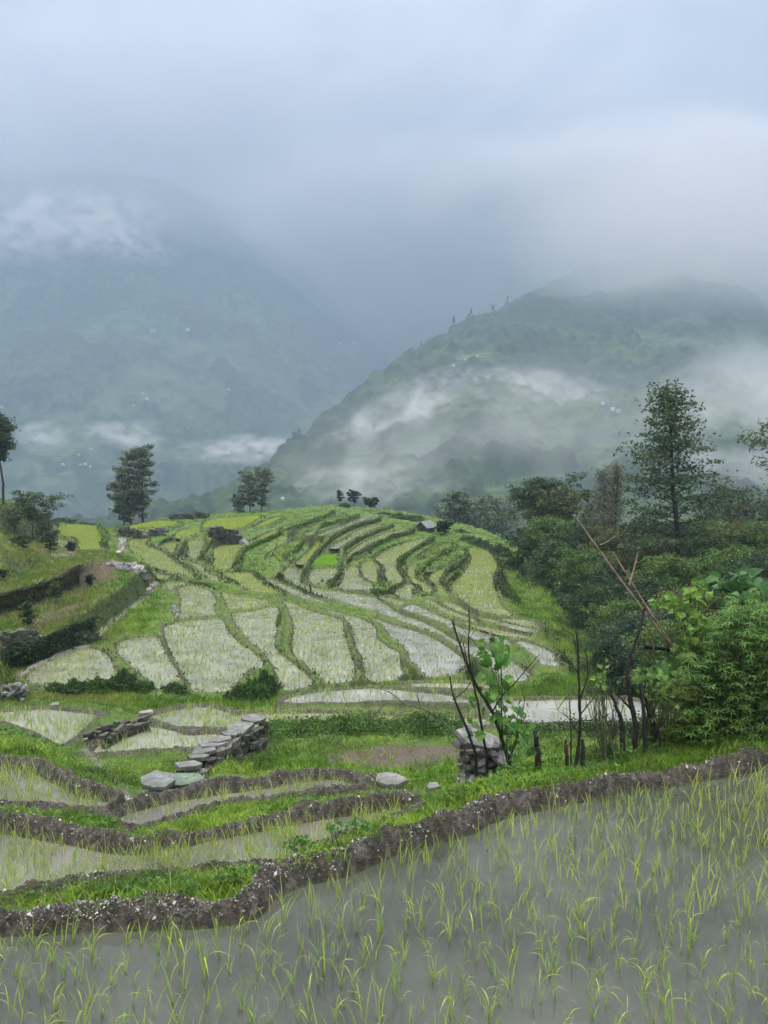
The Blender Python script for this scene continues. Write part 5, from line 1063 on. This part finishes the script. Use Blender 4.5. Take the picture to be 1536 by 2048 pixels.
g = Geo(); C3 = np.concatenate([cloud_px(rr, 26, 990, 1305, 30, 34, 6.3), cloud_px(rr, 28, 985, 1350, 32, 44, 6.3), cloud_px(rr, 22, 1005, 1410, 32, 44, 6.3), cloud_px(rr, 32, 1040, 1485, 30, 48, 6.4), cloud_px(rr, 10, 960, 1430, 30, 60, 6.35)]) - o2
leaves_at(g, C3, .085, 'lobed', (.075, .20, .03), rr); link('foliage', g.mesh('foliage', M_LEAF), vn_)
g = Geo(); C3 = cloud_px(rr, 16, 1040, 1420, 14, 26, 6.25, .05) - o2; leaves_at(g, C3, .055, 'thin', (.07, .022, .02), rr, hang=2.0, jit=.5); lv = link('withered_leaves', g.mesh('withered_leaves', M_LEAF), vn_); lv['label'] = 'dark red withered leaves'
# single bare sapling and the stumps
stems('bare_sapling', 5.95, [(.016, [(1148,1548),(1156,1500),(1160,1450),(1160,1400),(1157,1350),(1156,1300),(1152,1262)]),(.007,[(1160,1400),(1175,1350),(1172,1310),(1168,1300)]),(.006,[(1160,1430),(1180,1405),(1200,1380)]),(.005,[(1158,1470),(1140,1440),(1115,1420)]),(.005,[(1158,1350),(1145,1330),(1130,1310)]),(.007,[(1142,1545),(1142,1480),(1140,1420),(1138,1400)]),(.005,[(1159,1440),(1190,1440),(1215,1430)]),(.004,[(1156,1320),(1150,1290),(1145,1270)])],
  'tall thin charred sapling standing alone between the stumps and the thick stems', 'bare sapling', twigs=11, seed=53)
def stump(lines, lb, seed, Yd=5.95, red=None):
    o, org_ = stems('burnt_stump', Yd, lines, lb, 'stump', seed=seed, part='stem')
    if red:
        x, y, z = [float(v) for v in at_Y(red[0], red[1], Yd - .03)]; g = Geo(); boxg(g, (x - org_[0], y - org_[1], z - org_[2]), (.022, .008, .09), (.08, .034, .024), .3); s_ = link('bare_wood', g.mesh('bare_wood', M_BARK), o)
stump([(.046, [(1077,1520),(1074,1490),(1069,1462)])], 'short black stump leaning left, nearest the climber', 54)
stump([(.036, [(1131,1550),(1132,1515),(1133,1480)])], 'black stump with a strip of reddish bare wood', 55, red=(1133, 1500))
stump([(.026, [(1164,1545),(1165,1510),(1165,1478)])], 'thin dark stump just right of the lone sapling', 56)
for i, (ln, lb) in enumerate([([(.040,[(1247,1500),(1243,1450),(1235,1420),(1225,1395),(1210,1375)]),(.006,[(1235,1420),(1222,1380),(1214,1350)])],'black bent stem, first of the four thick charred stems'),
  ([(.042,[(1270,1510),(1268,1450),(1262,1400),(1254,1350),(1262,1310),(1278,1260),(1290,1215)]),(.012,[(1264,1420),(1245,1400),(1232,1385)])],'tallest charred stem forking towards the bamboo poles'),
  ([(.036,[(1292,1510),(1288,1450),(1284,1400),(1278,1368)]),(.008,[(1284,1400),(1290,1370),(1292,1330)])],'straight charred stem, third of the four thick ones'),
  ([(.048,[(1318,1490),(1308,1450),(1296,1420),(1290,1395)]),(.007,[(1296,1420),(1310,1380),(1318,1350)])],'thick charred stem leaning left, last of the four')]):
    stems('charred_stem', 6.2 + .06 * (i % 2), ln, lb, 'charred stem', twigs=5, seed=60 + i, group='thick charred stems behind the near bund')
# bare twiggy shrubs
for i, (cx, cy, lb) in enumerate([(1215, 1520, 'tangle of thin bare twigs left of the thick charred stems'), (835, 1440, 'thin reddish bare twigs reaching left over the water strip')]):
    r = np.random.default_rng(70 + i); ln = []
    if i == 0:
        for k in range(14): a = r.uniform(-1, 1); ln.append((.0045, [(cx + r.uniform(-25, 25), cy), (cx + a * 30, cy - 55), (cx + a * 60 + r.normal(0, 8), cy - 110 - r.uniform(0, 70))]))
    else:
        ln = [(.006, [(935,1500),(900,1460),(860,1425),(810,1410),(770,1408)]), (.004, [(840,1415),(835,1390),(833,1375)]), (.004, [(810,1410),(780,1385),(745,1375),(720,1370)]), (.004, [(770,1408),(745,1435),(735,1452)])]
    stems('bare_twigs', 6.2, ln, lb, 'twigs', col=(.05, .035, .03), twigs=3, seed=80 + i)
# ------------------------------------------------------------------ bamboo poles and pipe
BB = (.24, .19, .14)
def pole(name, a, b, Ya, Yb, rad, lb, col=BB, cat='bamboo pole'):
    p0 = np.array([float(v) for v in at_Y(*a, Ya)]); p1 = np.array([float(v) for v in at_Y(*b, Yb)]); n = 26; t = np.linspace(0, 1, n)[:, None]; P_ = (p1 - p0) * t; P_[:, 2] -= np.sin(t[:, 0] * 3.14) * .02
    R_ = rad * (1 - .45 * t[:, 0]) * np.where(np.arange(n) % 4 == 0, 1.18, 1.0); g = Geo(); V, Fq = tube(P_, R_, 8); c = np.where((np.arange(n) % 4 == 0)[:, None], np.array(col) * .55, np.array(col)); g.add(V, Fq, np.repeat(c, 8, 0)); return link(name, g.mesh(name, M_BARK), None, p0, 0, lb, cat)
pole('bamboo_pole', (1372, 1330), (1154, 1038), 7.0, 7.2, .012, 'longest pale bamboo pole leaning far to the left')
pole('bamboo_pole', (1352, 1300), (1226, 1104), 6.95, 7.1, .010, 'shorter bamboo pole leaning just right of the longest one')
pole('bamboo_pole', (1258, 1170), (1276, 1104), 7.0, 7.05, .009, 'short bamboo cane sticking up to the right from the crossing')
pole('bamboo_pole', (1336, 1450), (1295, 1222), 6.9, 7.0, .009, 'steep brown bamboo pole hanging down in front of the black pipe', (.16, .11, .08))
pole('bamboo_pole', (1385, 1318), (1300, 1205), 7.05, 7.1, .009, 'thin cane between the bamboo poles, lowest of them', (.22, .17, .12))
pole('dry_cane', (1200, 1090), (1240, 1062), 7.15, 7.15, .006, 'curved dry cane tip above the longest bamboo pole', (.24, .18, .13), 'cane')
pole('black_pipe', (1288, 1293), (1425, 1297), 7.3, 7.25, .021, 'black plastic pipe lying level through the bushes', (.012, .012, .014), 'pipe')
# ------------------------------------------------------------------ green plants at the right
def plant(name, foot, Yd, blobs, size, kind_, col, lb, cat, seed, stems_=6, hang=.3, dY=.18, stemcol=(.07, .10, .04), face=(0, -.5, .7), jit=.7, axis=False):
    r = np.random.default_rng(seed); x, y, z = [float(v) for v in at_Y(foot[0], foot[1], Yd)]; z = min(z, float(gz(x, y)) + .02); org_ = np.array([x, y, z]); o = thing(name, (x, y, z), lb, cat); g = Geo(); gl = Geo()
    for cx, cy, rx, ry, n in blobs:
        C3 = cloud_px(r, n, cx, cy, rx, ry, Yd, dY) - org_
        if kind_ == 'whorl':      # narrow leaflets in stars along leafy tops
            m = 6; base = np.repeat(C3, m, 0); an = np.tile(np.arange(m) * 6.28 / m, n) + np.repeat(r.uniform(0, 6, n), m); el = r.uniform(-.5, .35, n * m); L_ = size * r.uniform(.6, 1.2, n * m)
            d = np.stack([np.cos(an) * np.cos(el), np.sin(an) * np.cos(el), np.sin(el)], -1); b = unit(np.cross(d, [0, 0, 1])); w_ = .09
            V = np.stack([base, base + d * L_[:, None] * .45 + b * L_[:, None] * w_, base + d * L_[:, None] + [0, 0, -.012], base + d * L_[:, None] * .45 - b * L_[:, None] * w_], 1).reshape(-1, 3)
            cc = np.repeat(np.repeat(vary(n, col, .3, r) * (.75 + .5 * r.random((n, 1))), m, 0), 4, 0); gl.add(V, np.arange(n * m * 4).reshape(-1, 4), cc)
        else: leaves_at(gl, C3, size, kind_, col, r, face, jit, hang)
        for k in range(max(1, stems_ * n // 120)):
            e = C3[int(r.integers(0, n))]; s0 = np.array([r.normal(0, .05), r.normal(0, .05), 0]); V, Fq = tube(np.array([s0, s0 * .5 + e * .5 + r.normal(0, .04, 3), e]), np.array([.006, .004, .002]), 5); g.add(V, Fq, stemcol)
    link('stem', g.mesh('stem', M_BARK), o); link('foliage', gl.mesh('foliage', M_LEAF), o); return o
plant('bushy_weed', (1450, 1495), 6.7, [(1440,1400,70,85,520),(1500,1330,60,75,420),(1425,1290,14,34,60),(1462,1215,12,30,50),(1510,1205,14,34,60),(1480,1250,60,40,330),(1385,1350,30,50,200),(1540,1260,40,60,260),(1520,1430,50,60,420),(1400,1450,55,40,330)], .065, 'whorl', (.12, .24, .055), 'big bushy weed with narrow star shaped leaf tufts at the right edge', 'bush', 91, 20, dY=.28)
plant('bushy_weed', (1580, 1480), 6.6, [(1580,1380,60,90,500),(1590,1270,50,60,260)], .065, 'whorl', (.12, .24, .055), 'second narrow leaved bush cut by the right edge of the frame', 'bush', 92, 16, dY=.25)
plant('bushy_weed', (1370, 1490), 6.5, [(1362,1410,45,60,330),(1345,1455,50,40,240)], .05, 'whorl', (.085, .125, .020), 'yellowish fine leaved weed left of the big bushy weed', 'weed', 93, 10)
plant('broad_leaved_climber', (1490, 1480), 7.2, [(1480,1165,48,26,46),(1515,1200,36,36,50),(1450,1205,16,20,12),(1470,1235,26,14,16),(1500,1290,60,70,40)], .13, 'heart', (.062, .15, .045), 'climber with large heart shaped leaves crowning the right bush', 'vine', 94, 40, hang=.5)
plant('tendril_vine', (1395, 1470), 6.9, [(1395,1180,28,20,40),(1375,1215,40,30,60),(1390,1255,32,30,55),(1370,1290,30,30,30),(1400,1320,30,40,36),(1330,1205,30,14,14)], .07, 'lobed', (.115, .23, .035), 'bright green tendril vine climbing the stake beside the bamboo poles', 'vine', 95, 40)
stems('vine_stake', 6.95, [(.018, [(1396,1470),(1392,1380),(1388,1280),(1380,1190),(1375,1158)])], 'dark wooden stake inside the bright tendril vine', 'stake', col=(.05, .035, .025), seed=96, mat=M_BARK)
plant('leafy_sapling', (1300, 1500), 6.4, [(1290,1350,26,14,26),(1325,1345,26,22,40),(1300,1385,26,16,26),(1340,1390,26,26,40)], .06, 'lobed', (.10, .20, .04), 'light green leafy shoots growing round the thick charred stems', 'sapling', 97, 40)
plant('leafy_sapling', (1210, 1500), 6.1, [(1205,1330,12,40,16),(1200,1380,14,30,14)], .045, 'lobed', (.12, .23, .04), 'slender upright green shoot left of the thick charred stems', 'sapling', 98, 60)
plant('pumpkin_leaf_plant', (1350, 1440), 6.9, [(1360,1330,40,30,16),(1410,1345,40,40,18),(1380,1380,50,30,18)], .14, 'heart', (.045, .105, .03), 'low plant with big drooping leaves under the black pipe', 'plant', 99, 50, hang=1.0)
for i, (px, py, w_, lb) in enumerate([(1030,1555,40,'weed clump right of the slate cairn'),(1215,1510,60,'weed clump at the foot of the bare twigs'),(1100,1545,40,'weed clump between the first two stumps'),(1335,1495,50,'weed clump at the foot of the last charred stem'),(700,1668,50,'weed clump on the near bund beside the water strip'),(600,1705,36,'broad leaved weed clump at the bend of the near bund'),(480,1762,60,'weed clump on the near bund below the water strip')]):
    Yd = float(np.interp(px, [400, 700, 900, 1100, 1300], [4.6, 5.1, 5.7, 6.1, 6.4])); plant('weed_clump', (px, py), Yd, [(px, py - 14, w_, 15, int(w_ * 2.6))], .028, 'lobed', (.07, .17, .03), 'low green ' + lb, 'weed', 120 + i, 10, dY=.1)
# feathery bamboo at the right margin
tree(1606, 1300, 26, 825, lambda t: .12 * np.interp(t, [0, .5, .8, 1], [.1, .7, 1, .8]), 'tall feathery bamboo leaning in at the right margin', 34, .13, 3600, (.060, .095, .030), 440, base_z=-11, h0=.45, rise=-.25, asp=.18, name='bamboo', cat='bamboo', clr=.5, lean_px=-30, trunk_col=(.09, .10, .05))
print('props', round(time.time() - T0, 1))



# ------------------------------------------------------------------ haze: one closed box of even air
def box_mesh(name, a, b, mat):
    x0, y0, z0 = a; x1, y1, z1 = b
    V = np.array([[x0,y0,z0],[x1,y0,z0],[x1,y1,z0],[x0,y1,z0],[x0,y0,z1],[x1,y0,z1],[x1,y1,z1],[x0,y1,z1]], float)
    return mesh_np(name, V, np.array([[0,3,2,1],[4,5,6,7],[0,1,5,4],[1,2,6,5],[2,3,7,6],[3,0,4,7]]), mat)
mh = bpy.data.materials.new('haze_air'); mh.use_nodes = True; nt = mh.node_tree; nt.nodes.clear()
o_ = N(nt, 'ShaderNodeOutputMaterial'); pv = N(nt, 'ShaderNodeVolumePrincipled')
pv.inputs['Color'].default_value = (0.335, 0.45, 0.575, 1); pv.inputs['Density'].default_value = HAZE; pv.inputs['Anisotropy'].default_value = 0.0
nt.links.new(pv.outputs[0], o_.inputs['Volume'])
link('haze', box_mesh('haze', (-9500, -400, -301), (9500, 9500, 1160), mh), kind='stuff')
GREY = (.87, .87, .90)
CLOUDS = [  # px, py, depth, width px, height px, thickness m, density, seed, noise scale, tilt, threshold, albedo
 (745, 860, 540, 420, 120, 60, .05, 1, 1.3, 30), (960, 785, 600, 420, 120, 70, .045, 2, 1.5, 2), (1140, 795, 620, 300, 110, 60, .035, 3, 1.4, -14), (860, 820, 560, 300, 120, 60, .03, 12, 1.5, 14),
 (740, 965, 400, 420, 130, 60, .03, 4, 1.1, 0), (500, 898, 800, 330, 70, 80, .045, 5, 1.2, 2), (250, 872, 800, 190, 70, 80, .035, 6, 1.0, -8), (85, 872, 800, 120, 70, 80, .035, 7, 1.0, 0),
 (1480, 840, 420, 460, 400, 90, .03, 8, .8, 0), (40, 230, 1900, 1500, 620, 420, .009, 9, 2.6, 2, .34, GREY), (760, 200, 2000, 1700, 660, 420, .0075, 10, 2.2, 2, .34, GREY), (1340, 400, 1800, 1100, 330, 450, .045, 11, 1.3, 0, .34, GREY), (1420, 470, 1000, 900, 420, 520, .0062, 18, .8, -8, .14, GREY),
 (820, 410, 2400, 900, 300, 400, .02, 14, .9, 0, .3, GREY), (800, 530, 2300, 800, 440, 500, .0050, 13, .6, 0, .15, GREY), (960, 870, 470, 1000, 330, 110, .007, 17, .9, 8, .30), (90, 450, 1600, 560, 150, 160, .045, 15, 2.2, 6, .46, (.9, .9, .94)), (230, 480, 1650, 300, 90, 120, .03, 16, 2.0, -12, .45, (.9, .9, .94))]

# ------------------------------------------------------------------ drifting low clouds and decks of clouds hiding the peaks (volumes)
def cloud(px, py, Yd, wpx, hpx, depth, dens, seed, scale=1.0, tilt=0.0, th=.42, alb=(.95, .97, 1)):
    x, y, z = [float(v) for v in at_Y(px, py, Yd)]; hx, hz = wpx / F * Yd / 2, hpx / F * Yd / 2
    m = bpy.data.materials.new('cloud_air'); m.use_nodes = True; nt = m.node_tree; nt.nodes.clear(); L = nt.links.new
    o_ = N(nt, 'ShaderNodeOutputMaterial'); pv = N(nt, 'ShaderNodeVolumePrincipled'); pv.inputs['Color'].default_value = (*alb, 1)
    tc = N(nt, 'ShaderNodeTexCoord'); mp = N(nt, 'ShaderNodeMapping'); mp.inputs['Location'].default_value = (-1, -1, -1); mp.inputs['Scale'].default_value = (2, 2, 2)
    L(tc.outputs['Generated'], mp.inputs[0]); ln = N(nt, 'ShaderNodeVectorMath'); ln.operation = 'LENGTH'; L(mp.outputs[0], ln.inputs[0])
    mr = N(nt, 'ShaderNodeMapRange'); mr.inputs['From Min'].default_value = 1.0; mr.inputs['From Max'].default_value = .25; mr.inputs['To Min'].default_value = 0; mr.inputs['To Max'].default_value = 1; L(ln.outputs['Value'], mr.inputs[0])
    n = N(nt, 'ShaderNodeTexNoise'); n.inputs['Scale'].default_value = 1.0; n.inputs['Detail'].default_value = 5; n.inputs['Roughness'].default_value = .6; n.inputs['Distortion'].default_value = .4
    m2 = N(nt, 'ShaderNodeMapping'); k = 3.2 * scale / (2 * hz); m2.inputs['Scale'].default_value = (k * .55, k * .4, k); m2.inputs['Location'].default_value = (seed * 3.7, seed * 1.3, 0)
    L(tc.outputs['Object'], m2.inputs[0]); L(m2.outputs[0], n.inputs['Vector'])
    r2 = N(nt, 'ShaderNodeMapRange'); r2.inputs['From Min'].default_value = th; r2.inputs['From Max'].default_value = th + .25; L(n.outputs['Fac'], r2.inputs[0])
    mm = N(nt, 'ShaderNodeMath'); mm.operation = 'MULTIPLY'; L(mr.outputs[0], mm.inputs[0]); L(r2.outputs[0], mm.inputs[1])
    m3 = N(nt, 'ShaderNodeMath'); m3.operation = 'MULTIPLY'; L(mm.outputs[0], m3.inputs[0]); m3.inputs[1].default_value = dens; L(m3.outputs[0], pv.inputs['Density']); L(pv.outputs[0], o_.inputs['Volume'])
    o = link('cloud', box_mesh('cloud', (-hx, -depth / 2, -hz), (hx, depth / 2, hz), m), None, (x, y, z), kind='stuff'); o.rotation_euler = (0, -RAD(tilt), 0)
for a in CLOUDS: cloud(*a)
print('script', round(time.time() - T0, 1))
